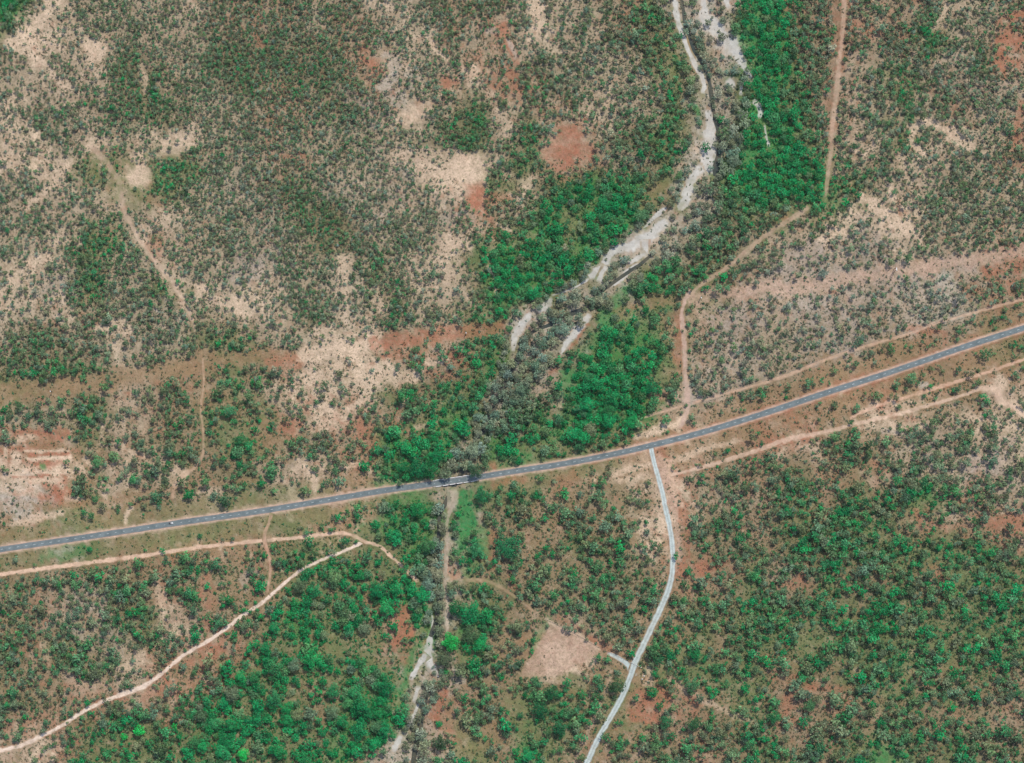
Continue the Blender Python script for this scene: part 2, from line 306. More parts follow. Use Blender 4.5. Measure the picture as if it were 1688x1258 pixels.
# painted soil marks: polyline strokes (points with width), soil letter, strength, tree factor
STROKES = [
 # clearing strips beside the highway and the power line easement
 ([(x, y - 14, 46) for x, y in HIGHWAY[1:8]], 'g', .5, .10), ([(x, y + 18, 40) for x, y in HIGHWAY[1:8]], 'g', .6, .10),
 ([(x, y - 24, 40) for x, y in HIGHWAY[14:]], 'o', .65, .45), ([(x, y + 26, 44) for x, y in HIGHWAY[14:]], 'o', .55, .4),
 ([(634, 822, 18), (760, 806, 14), (910, 784, 26), (1010, 768, 24)], 'g', .5, .3),
 ([(-120, 668, 34), (0, 650, 38), (90, 640, 38), (200, 622, 34), (300, 602, 32), (350, 593, 30), (420, 586, 26), (500, 584, 24)], 'o', .75, .06),
 ([(500, 584, 24), (560, 574, 26), (620, 566, 24)], 'p', .8, .05),
 ([(620, 566, 24), (660, 562, 28), (720, 552, 28), (770, 546, 26), (830, 538, 20)], 'r', .75, .08),
 ([(1050, 500, 20), (1100, 494, 24)], 'o', .8, .15),
 ([(1140, 492, 26), (1190, 486, 26), (1260, 476, 24), (1330, 468, 24), (1400, 458, 26), (1475, 450, 28), (1540, 438, 26)], 'k', .8, .0),
 ([(1540, 438, 24), (1600, 428, 24), (1688, 414, 24), (1830, 392, 24)], 'k', .75, .0),
 # verges of the highway
 ([(x, y, 18) for x, y in HIGHWAY[:9]], 't', .6, 0), ([(x, y, 16) for x, y in HIGHWAY[9:14]], 't', .4, .3), ([(x, y, 20) for x, y in HIGHWAY[13:]], 'r', .5, 0),
 # open ground beside the gravel road
 ([(1088, 752, 30), (1105, 790, 26), (1118, 830, 18), (1130, 870, 14), (1134, 910, 12), (1122, 950, 9)], 'r', .7, .12),
 ([(1100, 765, 26), (1112, 800, 16), (1116, 830, 10)], 'p', .6, .1), ([(1120, 756, 12), (1160, 742, 10), (1220, 725, 6)], 'p', .6, .3),
 ([(1010, 780, 14), (1050, 770, 12), (1075, 764, 10)], 'p', .65, .1), ([(1020, 792, 8), (1060, 786, 9), (1078, 790, 10)], 'p', .6, .1),
 ([(1078, 800, 14), (1086, 830, 14), (1090, 870, 12)], 'p', .45, .5),
 ([(1040, 1130, 16), (1020, 1160, 12), (1000, 1190, 10), (975, 1250, 10)], 'g', .5, .3),
 ([(1060, 1110, 16), (1045, 1140, 14), (1020, 1180, 9)], 'o', .6, .4),
 ([(1008, 1108, 8), (1000, 1140, 7), (985, 1170, 7), (965, 1215, 6), (945, 1258, 5)], 't', .7, .2),
 ([(1072, 1105, 12), (1066, 1122, 16)], 'p', .6, .1),
 ([(1105, 1118, 10), (1135, 1140, 12), (1170, 1160, 7), (1205, 1178, 6), (1250, 1195, 4)], 'p', .55, .3),
 ([(1160, 935, 30), (1190, 930, 22)], 'r', .8, .35),
 ([(x, y, w_ * 1.7) for x, y, w_ in SAND[1]], 'w', .6, .7), ([(x, y, w_ * 1.5) for x, y, w_ in SAND[10]], 'w', .5, .8), ([(846, 585, 18), (850, 600, 16), (838, 620, 12), (826, 650, 10), (800, 700, 10), (770, 745, 10)], 'w', .6, .8),
 ([(1084, 760, 18), (1096, 790, 18), (1106, 825, 16), (1114, 860, 14), (1118, 900, 12), (1114, 940, 10)], 'k', .75, .05),
 # junction north of the highway
 ([(1122, 690, 14), (1112, 700, 18), (1095, 706, 16), (1070, 712, 12)], 'p', .9, .02), ([(1062, 716, 8), (1048, 722, 8)], 'p', .7, .2),
 ([(1140, 655, 26), (1155, 652, 14)], 'y', .7, .1),
 # bare ground in the north west
 ([(20, 70, 26), (50, 50, 30), (90, 10, 24), (110, -60, 20)], 'p', .8, .2), ([(20, 72, 14), (50, 90, 16), (80, 110, 16), (95, 130, 12), (110, 150, 8)], 'p', .8, .2),
 ([(140, 75, 22), (165, 85, 24), (150, 100, 20)], 'p', .85, .12), ([(40, 150, 18), (10, 175, 16)], 'p', .6, .5), ([(180, 22, 10), (165, 35, 8)], 'p', .6, .4),
 ([(232, 110, 12), (240, 140, 10), (236, 155, 6)], 'p', .6, .5), ([(260, 65, 12), (300, 50, 8)], 't', .5, .8),
 ([(60, 280, 24), (75, 290, 20)], 'p', .7, .25), ([(120, 268, 10), (100, 285, 12), (80, 310, 14), (40, 345, 10)], 'p', .7, .25), ([(45, 205, 16), (60, 225, 12)], 'p', .7, .3), ([(110, 380, 12), (90, 405, 8)], 'p', .6, .4),
 ([(0, 480, 16), (30, 455, 14), (70, 425, 18), (110, 395, 10)], 'p', .55, .5), ([(150, 240, 16), (170, 236, 14), (190, 230, 10)], 'p', .6, .4),
 ([(185, 300, 14), (190, 330, 20)], 'g', .6, .1), ([(215, 315, 18), (222, 335, 22)], 'g', .6, .05), ([(175, 265, 10), (195, 290, 8)], 'g', .5, .1), ([(255, 330, 16), (262, 345, 10)], 'o', .6, .2),
 ([(265, 350, 10), (280, 360, 12)], 'p', .6, .3), ([(250, 405, 24), (262, 415, 16)], 'r', .5, .2),
 ([(330, 475, 20), (350, 490, 16), (400, 510, 14), (415, 525, 8)], 'p', .7, .25), ([(165, 540, 16), (200, 532, 20), (215, 545, 14)], 'p', .8, .1), ([(130, 445, 24), (90, 475, 14)], 'y', .5, .6),
 ([(256, 510, 8)] * 2, 'w', .8, .2), ([(420, 440, 30), (400, 425, 20)], 'y', .6, .6), ([(100, 480, 8), (105, 498, 6)], 'p', .7, .2),
 ([(150, 165, 30), (175, 195, 40), (200, 150, 40), (215, 185, 40)], 'b', .5, 1.1), ([(370, 95, 50), (390, 120, 50)], 'b', .6, 1.25),
 # upper middle
 ([(636, 92, 12), (655, 105, 16), (645, 130, 16), (630, 145, 14)], 'w', .75, .35), ([(710, 70, 8), (720, 85, 8), (735, 98, 9)], 'p', .8, .2), ([(760, 115, 16), (785, 120, 14)], 'p', .6, .3),
 ([(735, 132, 24), (745, 140, 18)], 'r', .8, .1), ([(828, 40, 14), (835, 60, 10), (845, 90, 10), (855, 105, 8)], 'r', .8, .1), ([(838, 65, 5), (850, 95, 6)], 'w', .7, .1), ([(880, -10, 16), (886, 20, 16), (884, 45, 18), (882, 60, 8)], 'p', .85, .1),
 ([(842, 120, 16), (850, 150, 20)], 'r', .7, .1), ([(845, 205, 16), (838, 220, 10)], 'p', .7, .2), ([(1005, 150, 8), (1000, 175, 8)], 'p', .6, .3), ([(805, 50, 10), (815, 50, 10)], 'w', .6, .2),
 ([(600, 5, 20), (640, 14, 14)], 'p', .5, .6), ([(600, 85, 18), (625, 115, 22)], 'r', .55, .7), ([(425, 60, 16), (430, 75, 10)], 'r', .6, .4), ([(475, 260, 10), (500, 256, 8)], 'r', .7, .3),
 ([(660, 260, 40), (720, 265, 50), (760, 280, 50)], 'p', .55, .55), ([(700, 290, 50), (760, 300, 40)], 'p', .5, .6), ([(740, 400, 30), (770, 400, 20)], 'p', .75, .2), ([(870, 300, 26), (880, 295, 18)], 'p', .5, .3), ([(840, 320, 5), (855, 327, 5), (860, 320, 4)], 'p', .8, .2),
 ([(820, 370, 5), (840, 382, 6), (835, 372, 4)], 'p', .8, .2), ([(798, 445, 4), (805, 440, 5), (815, 455, 4), (818, 480, 5)], 'p', .8, .2), ([(560, 150, 20), (610, 170, 10)], 'y', .5, .7),
 ([(730, 430, 40), (760, 440, 30), (740, 470, 30)], 'p', .45, .6), ([(570, 430, 26), (560, 480, 20), (565, 520, 20)], 'p', .55, .5), ([(540, 550, 36), (520, 545, 24)], 'p', .7, .25), ([(620, 480, 16), (630, 510, 12)], 'p', .5, .4),
 ([(555, 575, 22), (580, 585, 14)], 'p', .9, .03), ([(590, 625, 30), (620, 620, 30), (660, 620, 24), (690, 618, 18)], 'p', .7, .2), ([(505, 625, 24), (525, 615, 20)], 'p', .75, .2), ([(705, 600, 14), (740, 593, 10)], 'p', .9, .1), ([(680, 630, 14), (688, 620, 10)], 'p', .9, .1),
 ([(480, 595, 30), (450, 600, 26)], 'r', .6, .15), ([(755, 590, 18), (765, 600, 12)], 'r', .7, .3), ([(540, 680, 20), (560, 690, 24), (530, 700, 24)], 'p', .55, .4), ([(575, 675, 10), (600, 660, 10)], 'p', .8, .2), ([(470, 700, 30), (480, 710, 24)], 'r', .7, .25),
 ([(600, 710, 30), (615, 730, 30)], 'r', .6, .5), ([(500, 770, 14), (515, 790, 16), (520, 812, 5)], 'p', .75, .15), ([(560, 770, 8), (600, 765, 8)], 'p', .6, .3), ([(660, 672, 4), (675, 650, 5)], 'p', .8, .2), ([(688, 705, 10), (705, 700, 8)], 'p', .6, .4), ([(430, 700, 24), (445, 725, 20)], 'o', .6, .2),
 ([(290, 770, 20), (300, 790, 20), (285, 800, 14)], 'p', .7, .15), ([(215, 745, 20), (235, 755, 14)], 'p', .6, .3), ([(230, 755, 14)] * 2, 'r', .6, .2), ([(205, 862, 6), (208, 845, 6), (216, 838, 5)], 'p', .8, .1),
 ([(165, 795, 8), (175, 830, 6)], 'p', .6, .2), ([(168, 690, 5), (167, 735, 5)], 'p', .6, .3), ([(205, 690, 5), (205, 740, 4)], 'p', .5, .4), ([(140, 755, 8), (160, 770, 5)], 'p', .6, .3),
 # old diggings in the west
 ([(20, 716, 16), (110, 712, 18)], 'r', .8, .05), ([(28, 725, 10), (60, 722, 6)], 'p', .7, .05), ([(60, 735, 26), (100, 735, 24)], 'o', .7, .05), ([(10, 735, 6), (5, 790, 6)], 'p', .7, .1), ([(22, 745, 10), (28, 765, 14), (20, 785, 8)], 'p', .85, .02),
 ([(42, 744, 4), (112, 743, 4)], 'p', .9, .02), ([(45, 757, 5), (115, 754, 4)], 'p', 1.2, .02), ([(48, 750, 5), (112, 748, 5)], 'r', .8, .02), ([(30, 773, 3), (112, 769, 3)], 'p', .8, .02), ([(20, 788, 3), (80, 784, 3)], 'r', .9, .02), ([(60, 767, 10), (110, 764, 8)], 'r', .6, .02), ([(20, 781, 5), (110, 777, 7)], 'p', .8, .02), ([(70, 770, 9)] * 2, 'l', .8, .1), ([(15, 792, 8), (80, 790, 6)], 'p', .7, .02),
 ([(10, 806, 26), (60, 802, 24), (64, 812, 20)], 'p', .5, .02), ([(85, 795, 8), (98, 790, 10)], 'p', .8, .05), ([(75, 820, 24), (100, 812, 16)], 'r', .8, .02), ([(8, 830, 30), (55, 828, 24)], 'w', .4, .02), ([(110, 822, 8), (135, 822, 6)], 'p', .6, .1), ([(20, 866, 8), (45, 858, 12), (100, 846, 8)], 'p', .7, .05),
 ([(30, 846, 16), (50, 842, 14)], 'w', .6, .05), ([(60, 838, 10), (200, 822, 8), (240, 812, 8), (420, 790, 8)], 'o', .6, .1),
 ([(75, 918, 16), (115, 908, 20), (140, 903, 20)], 'l', .55, .1), ([(90, 912, 8), (120, 902, 8)], 'w', .5, .1),
 # south west
 ([(215, 1085, 30), (235, 1080, 20), (200, 1110, 24)], 'p', .55, .15), ([(110, 1110, 20), (135, 1135, 30), (170, 1130, 24)], 't', .7, .15), ([(340, 965, 30), (345, 990, 26)], 'r', .6, .25), ([(262, 975, 20), (270, 1000, 20)], 'p', .6, .3), ([(290, 1010, 30), (320, 1040, 24)], 't', .5, .3),
 ([(165, 1010, 16), (150, 1000, 12)], 'w', .5, .5), ([(75, 1060, 12), (80, 1090, 10)], 'p', .5, .5), ([(415, 945, 16), (400, 955, 14)], 'w', .5, .3), ([(240, 1145, 20), (275, 1130, 12)], 'r', .55, .3), ([(340, 1080, 26), (360, 1070, 16)], 'r', .5, .4),
 ([(668, 1010, 26), (665, 1045, 28), (655, 1060, 20)], 'r', .85, .15), ([(605, 985, 12), (610, 1005, 12)], 'r', .6, .3), ([(545, 1030, 24), (555, 1080, 20)], 'g', .7, .4), ([(680, 1070, 8), (672, 1110, 10), (660, 1145, 12)], 'l', .8, .2),
 ([(730, 1128, 16), (725, 1155, 18), (715, 1185, 16)], 'r', .85, .1), ([(745, 1150, 16), (740, 1185, 18)], 'o', .7, .15), ([(765, 1200, 40), (790, 1240, 50), (760, 1240, 30)], 'g', .6, .3), ([(800, 1200, 30), (830, 1215, 30)], 'o', .6, .35),
 ([(765, 818, 30), (772, 860, 26), (758, 905, 20)], 'l', 1.2, .15), ([(795, 870, 18), (800, 900, 16)], 'l', .6, .2), ([(812, 880, 12), (812, 930, 12)], 'r', .6, .2), ([(745, 930, 14), (750, 950, 16)], 'r', .6, .2), ([(840, 950, 14), (850, 970, 16)], 'r', .6, .3),
 ([(905, 1020, 10), (895, 1035, 12), (875, 1070, 10)], 'l', .5, .2), ([(870, 1050, 24), (860, 1080, 24)], 'o', .7, .3), ([(930, 1140, 24), (945, 1150, 18)], 'o', .6, .35), ([(850, 1160, 40), (855, 1200, 30)], 'g', .5, .4), ([(975, 1120, 12), (990, 1110, 16)], 'o', .7, .2),
 ([(900, 1022, 6), (945, 1045, 7), (985, 1068, 7)], 'p', .7, .1), ([(920, 1018, 8), (970, 1048, 10), (1005, 1070, 10)], 'r', .55, .2), ([(1010, 1070, 14), (1020, 1078, 14)], 'r', .5, .2),
 ([(1085, 1140, 30), (1060, 1165, 26), (1040, 1180, 24), (1070, 1185, 18)], 'r', .8, .15), ([(1100, 1150, 16), (1095, 1165, 16)], 'r', .7, .2), ([(1140, 1150, 16), (1150, 1165, 14)], 'r', .7, .2), ([(1300, 1150, 24), (1295, 1175, 16)], 'r', .7, .25), ([(1340, 1130, 12), (1400, 1135, 14)], 'r', .6, .35),
 ([(1330, 960, 20), (1290, 965, 16)], 'r', .5, .4), ([(1510, 840, 16), (1518, 862, 10)], 'r', .7, .3), ([(1540, 935, 14), (1550, 955, 16)], 'r', .6, .3), ([(1440, 790, 18), (1445, 800, 14)], 't', .7, .3), ([(1340, 1050, 40), (1350, 1065, 30)], 'g', .6, .4), ([(1560, 1095, 30), (1580, 1090, 26)], 'g', .5, .4), ([(1460, 1250, 40), (1490, 1255, 30)], 'l', .6, .3),
 ([(1640, 860, 30), (1688, 870, 40)], 'r', .6, .45), ([(1590, 780, 30), (1610, 760, 24)], 'y', .5, .6), ([(1640, 770, 40), (1660, 730, 30)], 'y', .55, .6), ([(1455, 710, 10), (1485, 715, 8)], 'w', .5, .4), ([(1440, 765, 20), (1460, 775, 16)], 'r', .5, .4),
 # east and north east
 ([(1525, 195, 12), (1505, 215, 10), (1502, 235, 10), (1520, 255, 12)], 'p', .85, .1), ([(1530, 200, 12), (1560, 215, 16), (1585, 235, 20), (1605, 245, 14)], 'p', .75, .15), ([(1425, 325, 16), (1450, 345, 24), (1475, 360, 22), (1500, 380, 20), (1520, 392, 12)], 'p', .9, .08), ([(1468, 310, 12), (1472, 325, 10)], 'p', .9, .1),
 ([(1350, 400, 12), (1375, 385, 16), (1420, 375, 8)], 'p', .8, .15), ([(1350, 405, 20), (1320, 420, 30), (1290, 440, 26)], 'y', .6, .4), ([(1400, 245, 4), (1425, 255, 5), (1445, 235, 5), (1470, 220, 4)], 'p', .7, .2), ([(1560, 0, 8), (1558, 20, 8), (1545, 40, 6), (1520, 70, 5), (1510, 85, 8)], 'p', .65, .25), ([(1555, 45, 8)] * 2, 'p', .5, .3),
 ([(1480, 130, 5), (1450, 130, 4)], 'p', .6, .3), ([(1530, 50, 16), (1535, 65, 20)], 'l', .6, 1.3), ([(1500, 193, 16)] * 2, 'l', .8, 1.4), ([(1490, 107, 20), (1455, 120, 24)], 'g', .6, 1.2),
 ([(1645, 38, 8), (1690, 20, 14)], 'r', .85, .1), ([(1650, 68, 16), (1690, 66, 12)], 'r', .85, .08), ([(1648, 85, 16), (1650, 105, 24), (1655, 120, 10)], 'r', .85, .08), ([(1685, 170, 12), (1680, 210, 12), (1676, 235, 14)], 'r', .8, .15), ([(1430, 45, 24), (1440, 55, 20)], 'r', .5, .6),
 ([(1385, 0, 16), (1378, 60, 14), (1370, 130, 14), (1366, 180, 12)], 'b', .5, .2), ([(1362, 330, 20), (1385, 340, 20)], 'l', .35, .5), ([(1290, 355, 20), (1280, 365, 16)], 'r', .5, .3), ([(1630, 446, 16), (1645, 450, 12)], 'r', .7, .3), ([(1500, 540, 14), (1560, 552, 12), (1560, 565, 10)], 'r', .6, .3),
 ([(1330, 500, 24), (1310, 505, 20)], 'w', .5, .4), ([(1560, 470, 40), (1570, 495, 30)], 'w', .55, .8), ([(1520, 637, 10), (1530, 634, 6)], 'w', .8, .1), ([(1650, 625, 20), (1640, 640, 22)], 'p', .85, .1), ([(1670, 670, 14), (1690, 690, 12)], 'p', .7, .2),
 ([(1120, 520, 16), (1116, 560, 18), (1118, 610, 16)], 'r', .6, .1), ([(1080, 660, 26), (1100, 650, 24)], 'r', .5, .25), ([(1020, 520, 20), (1040, 510, 20)], 'o', .5, .3), ([(1000, 525, 26), (990, 555, 18)], 'l', .8, .2), ([(940, 575, 8), (950, 560, 8), (962, 545, 6), (968, 535, 5)], 'r', .8, .1), ([(912, 612, 14), (920, 605, 8)], 'r', .8, .2),
 ([(922, 662, 14), (926, 668, 12)], 'p', .7, .1), ([(930, 630, 24), (945, 615, 16), (925, 620, 16)], 'l', .85, .2), ([(970, 600, 16), (955, 590, 16)], 'l', .7, .4), ([(840, 665, 12), (828, 678, 10)], 'l', .9, .2), ([(735, 725, 14), (740, 712, 10)], 'l', .8, .4),
 ([(850, 735, 10), (880, 735, 20), (840, 740, 12)], 'o', .5, .4), ([(810, 765, 10), (815, 772, 8)], 'r', .8, .1), ([(815, 800, 12), (860, 792, 16)], 'r', .6, .2), ([(925, 795, 30), (940, 785, 26)], 'r', .45, .5), ([(980, 790, 4), (975, 815, 5)], 'p', .7, .2), ([(1090, 310, 22), (1075, 325, 26), (1060, 335, 16)], 'o', .75, .1), ([(1085, 300, 10), (1110, 295, 12), (1060, 340, 14)], 'g', .6, .15),
 ([(1122, 40, 16), (1128, 75, 16), (1140, 95, 14)], 'g', .7, .2), ([(1128, 55, 8), (1142, 90, 8), (1150, 120, 9)], 'o', .7, .1), ([(1148, 178, 12), (1150, 185, 10)], 'l', .85, .1), ([(960, 350, 24), (940, 370, 30)], 'g', .7, .5), ([(1250, 20, 16), (1238, 40, 20), (1235, 60, 16), (1250, 80, 16), (1255, 120, 16)], 'l', .8, .35), ([(1232, 240, 16), (1240, 255, 14), (1235, 270, 12)], 'l', .8, .3),
 ([(1015, 500, 26), (1030, 480, 16), (1040, 470, 12)], 'l', .85, .3), ([(780, 335, 24), (790, 320, 24)], 'r', .8, .1), ([(800, 330, 10), (835, 325, 16)], 'r', .6, .4),
]
# painted soil marks: polygons
PATCHES = [
 ([(905, 1030), (926, 1034), (955, 1048), (985, 1070), (984, 1084), (950, 1098), (922, 1112), (885, 1116), (862, 1116), (860, 1106), (878, 1080), (892, 1056)], 'k', .85, 0.0),
 ([(922, 205), (952, 208), (966, 232), (985, 232), (976, 264), (950, 258), (925, 262), (905, 262), (884, 252), (906, 234)], 'r', .75, .06),
 ([(676, 168), (712, 168), (702, 192), (672, 212), (654, 200), (664, 184)], 'p', .85, .06),
 ([(742, 258), (796, 246), (806, 262), (802, 304), (770, 306), (738, 282)], 'p', .85, .08),
 ([(206, 274), (240, 268), (252, 290), (248, 306), (214, 308)], 'p', .9, .03),
 ([(272, 224), (312, 214), (320, 240), (292, 262), (262, 256)], 'p', .7, .2),
 ([(764, 306), (800, 300), (802, 350), (784, 352)], 'r', .85, .1),
]
for s in STROKES:
    assert len(s[0]) >= 2, s


def paint(px, py):
    """list of (letter index, weight 0..1, tree factor) marks at the points"""
    jx = px + (fbm(px / 11, py / 11, 71, 4) - .5) * 26
    jy = py + (fbm(px / 11, py / 11, 72, 4) - .5) * 26
    for pts, let, st, tf in STROKES:
        wmax = max(p[2] for p in pts)
        x0 = min(p[0] for p in pts) - wmax; x1 = max(p[0] for p in pts) + wmax
        y0 = min(p[1] for p in pts) - wmax; y1 = max(p[1] for p in pts) + wmax
        jf = min(1.0, max(.18, (wmax - 2) / 18))
        kx = px + (jx - px) * jf; ky = py + (jy - py) * jf
        idx = np.nonzero((kx > x0) & (kx < x1) & (ky > y0) & (ky < y1))[0]
        if not len(idx): continue
        d, w = pl_dist(kx[idx], ky[idx], pts)
        m0 = 1 - sm(.55, 1.25, d / (w * .5 + .8))
        m = m0 * np.clip(.3 + 1.35 * fbm(jx[idx] / 7 + 5, jy[idx] / 7, 77, 3), 0, 1)
        yield idx, LETTERS.index(let), m * st, m0, tf
    for pts, let, st, tf in PATCHES:
        x0 = min(p[0] for p in pts) - 12; x1 = max(p[0] for p in pts) + 12
        y0 = min(p[1] for p in pts) - 12; y1 = max(p[1] for p in pts) + 12
        jq = .08 if let == 'k' else .4
        qx = px + (jx - px) * jq; qy = py + (jy - py) * jq
        idx = np.nonzero((qx > x0) & (qx < x1) & (qy > y0) & (qy < y1))[0]
        if not len(idx): continue
        d = poly_sd(qx[idx], qy[idx], pts); st = st * .85
        m0 = 1 - (sm(-2.5, 2.5, d) if let == 'k' else sm(-8, 5, d))
        m = m0 * np.clip(.35 + 1.1 * fbm(jx[idx] / 7 + 5, jy[idx] / 7, 78, 3), 0, 1)
        yield idx, LETTERS.index(let), m * st, m0, tf


def soil(px, py):
    """soil colour (linear) at map points"""
    px = np.asarray(px, float).ravel(); py = np.asarray(py, float).ravel()
    ax = px + (fbm(px / 34, py / 34, 5, 3) - .5) * 62
    ay = py + (fbm(px / 34, py / 34, 6, 3) - .5) * 62
    w = bil(ONEHOT, ax / 42 - .5, ay / 42 - .5) + np.array([.05, .07, .085, .05, .04, .05, .0, .02, .01, 0, .02])
    for k in range(11):
        n = fbm(px / 13, py / 13, 200 + 7 * k, 3) + .5 * fbm(px / 4.5, py / 4.5, 300 + 7 * k, 2) * 1.5 - 1.0
        w[:, k] *= np.exp(n * 6.5)
    w /= w.sum(1, keepdims=True)
    for idx, k, m, _m, _tf in paint(px, py):
        m = np.clip(m, 0, 1)[:, None]
        w[idx] = w[idx] * (1 - m)
        w[idx, k] += m[:, 0]
    col = w @ PAL
    D = bil(DGRID, ax / 42 - .5, ay / 42 - .5) / 9.0
    Vv = bil(VGRID, ax / 42 - .5, ay / 42 - .5)
    g = np.clip((D - .10) * 1.35, 0, .78) * np.clip(.1 + 1.55 * fbm(px / 8, py / 8, 97, 3), .35, 1.1)
    g = g * np.clip(.50 + 1.2 * Vv, 0, 1)
    for idx, k, m, _m, _tf in paint(px, py): g[idx] *= 1 - .9 * m
    u0, u1, u2 = s2l((139, 133, 110)), s2l((112, 105, 76)), s2l((60, 112, 54))
    q1 = np.clip((Vv - .18) / .25, 0, 1)[:, None]; q2 = np.clip((Vv - .42) / .5, 0, 1)[:, None]
    under = u0 + (u1 - u0) * q1; under = under + (u2 - under) * q2
    col = col + (under - col) * np.clip(g, 0, 1)[:, None]
    col *= (0.84 + .32 * fbm(px / 60, py / 60, 90, 3))[:, None]
    col *= (0.86 + .28 * fbm(px / 3.5, py / 3.5, 93, 2))[:, None]
    return col


def cover(px, py):
    """tree cover 0..1 and liveliness of the green"""
    px = np.asarray(px, float).ravel(); py = np.asarray(py, float).ravel()
    ax = px + (fbm(px / 24, py / 24, 15, 2) - .5) * 46
    ay = py + (fbm(px / 24, py / 24, 16, 2) - .5) * 46
    D = bil(DGRID, ax / 42 - .5, ay / 42 - .5) / 9.0
    V = bil(VGRID, ax / 42 - .5, ay / 42 - .5)
    WL = bil(ONEHOT, ax / 42 - .5, ay / 42 - .5)
    V += .22 * sm(900, 990, py) * sm(250, 380, px) * sm(740, 690, px)
    D *= 1 + .04 * sm(1050, 1250, px) * sm(700, 820, py)
    D *= 1 + .06 * sm(900, 780, px) * sm(620, 540, py) + .12 * sm(1240, 1330, px) * sm(420, 340, py)
    D *= 1 - .25 * WL[:, 9]
    D *= 1 - .42 * WL[:, 0] - .15 * WL[:, 1] - .15 * WL[:, 7] - .25 * WL[:, 8]
    for idx, k, _s, m, tf in paint(px, py):
        D[idx] *= 1 - m * (1 - tf)
        V[idx] += (VIV[k] - V[idx]) * m * .6
    return D, V


def land_z(px, py):
    px = np.asarray(px, float); py = np.asarray(py, float)
    z = (fbm(px / 420, py / 420, 41, 2) - .5) * 5.0
    d, w = pl_dist(px, py, CREEK)
    return z - 2.8 * (1 - sm(.35, 1.15, d / (w * .5 + 6)))


# ------------------------------------------------------------------ materials
def mat(name):
    m = bpy.data.materials.new(name)
    m.use_nodes = True
    return m, m.node_tree, m.node_tree.nodes["Principled BSDF"]


def simple(name, col, rough=.7, metal=0.0, var=.25, scale=1.5):
    m, nt, p = mat(name)
    n = nt.nodes.new("ShaderNodeTexNoise"); n.inputs["Scale"].default_value = scale; n.inputs["Detail"].default_value = 4
    tc = nt.nodes.new("ShaderNodeTexCoord"); nt.links.new(tc.outputs["Object"], n.inputs["Vector"])
    mr = nt.nodes.new("ShaderNodeMapRange"); mr.inputs[1].default_value = .3; mr.inputs[2].default_value = .7
    mr.inputs[3].default_value = 1 - var; mr.inputs[4].default_value = 1 + var
    nt.links.new(n.outputs[0], mr.inputs[0])
    mx = nt.nodes.new("ShaderNodeVectorMath"); mx.operation = 'SCALE'
    mx.inputs[0].default_value = col[:3]
    nt.links.new(mr.outputs[0], mx.inputs["Scale"])
    nt.links.new(mx.outputs[0], p.inputs["Base Color"])
    p.inputs["Roughness"].default_value = rough; p.inputs["Metallic"].default_value = metal
    return m


def ground_mat(name, speck=1.0):
    """soil colour from the mesh's survey attribute, broken up by grass, stones and litter"""
    m, nt, p = mat(name)
    N, Lk = nt.nodes.new, nt.links.new
    at = N("ShaderNodeAttribute"); at.attribute_name = "soil"
    geo = N("ShaderNodeNewGeometry")

    def noise(scale, detail, rough=.6):
        n = N("ShaderNodeTexNoise"); n.inputs["Scale"].default_value = scale; n.inputs["Detail"].default_value = detail; n.inputs["Roughness"].default_value = rough
        Lk(geo.outputs["Position"], n.inputs["Vector"])
        return n

    def rng_(src, a, b, c, d):
        r = N("ShaderNodeMapRange"); r.inputs[1].default_value = a; r.inputs[2].default_value = b; r.inputs[3].default_value = c; r.inputs[4].default_value = d
        Lk(src, r.inputs[0]); return r.outputs[0]

    def mix(fac, a, b, mode='MIX'):
        x = N("ShaderNodeMix"); x.data_type = 'RGBA'; x.blend_type = mode
        for s, v in ((0, fac), (6, a), (7, b)):
            if hasattr(v, "is_linked") or hasattr(v, "links"): Lk(v, x.inputs[s])
            else: x.inputs[s].default_value = v
        return x.outputs[2]

    n1 = noise(.32, 4, .7); n2 = noise(.75, 3, .7); n3 = noise(.14, 3)
    c = at.outputs["Color"]
    # dry grass tussocks, olive and straw, and dark litter specks
    c = mix(rng_(n1.outputs[0], .48, .64, 0, .8 * speck), c, mix(.55, c, (.13, .125, .05, 1)))
    c = mix(rng_(n2.outputs[0], .53, .68, 0, .8 * speck), c, mix(.72, c, (.055, .048, .03, 1)))
    c = mix(rng_(n2.outputs[0], .46, .30, 0, .35 * speck), c, mix(.4, c, (.55, .45, .35, 1)))
    k = N("ShaderNodeVectorMath"); k.operation = 'SCALE'; Lk(c, k.inputs[0]); Lk(rng_(n3.outputs[0], .3, .7, .86, 1.14), k.inputs["Scale"])
    Lk(k.outputs[0], p.inputs["Base Color"])
    p.inputs["Roughness"].default_value = .95; p.inputs["Specular IOR Level"].default_value = .1
    bmp = N("ShaderNodeBump"); bmp.inputs["Strength"].default_value = .55; bmp.inputs["Distance"].default_value = .6
    Lk(n1.outputs[0], bmp.inputs["Height"]); Lk(bmp.outputs[0], p.inputs["Normal"])
    return m


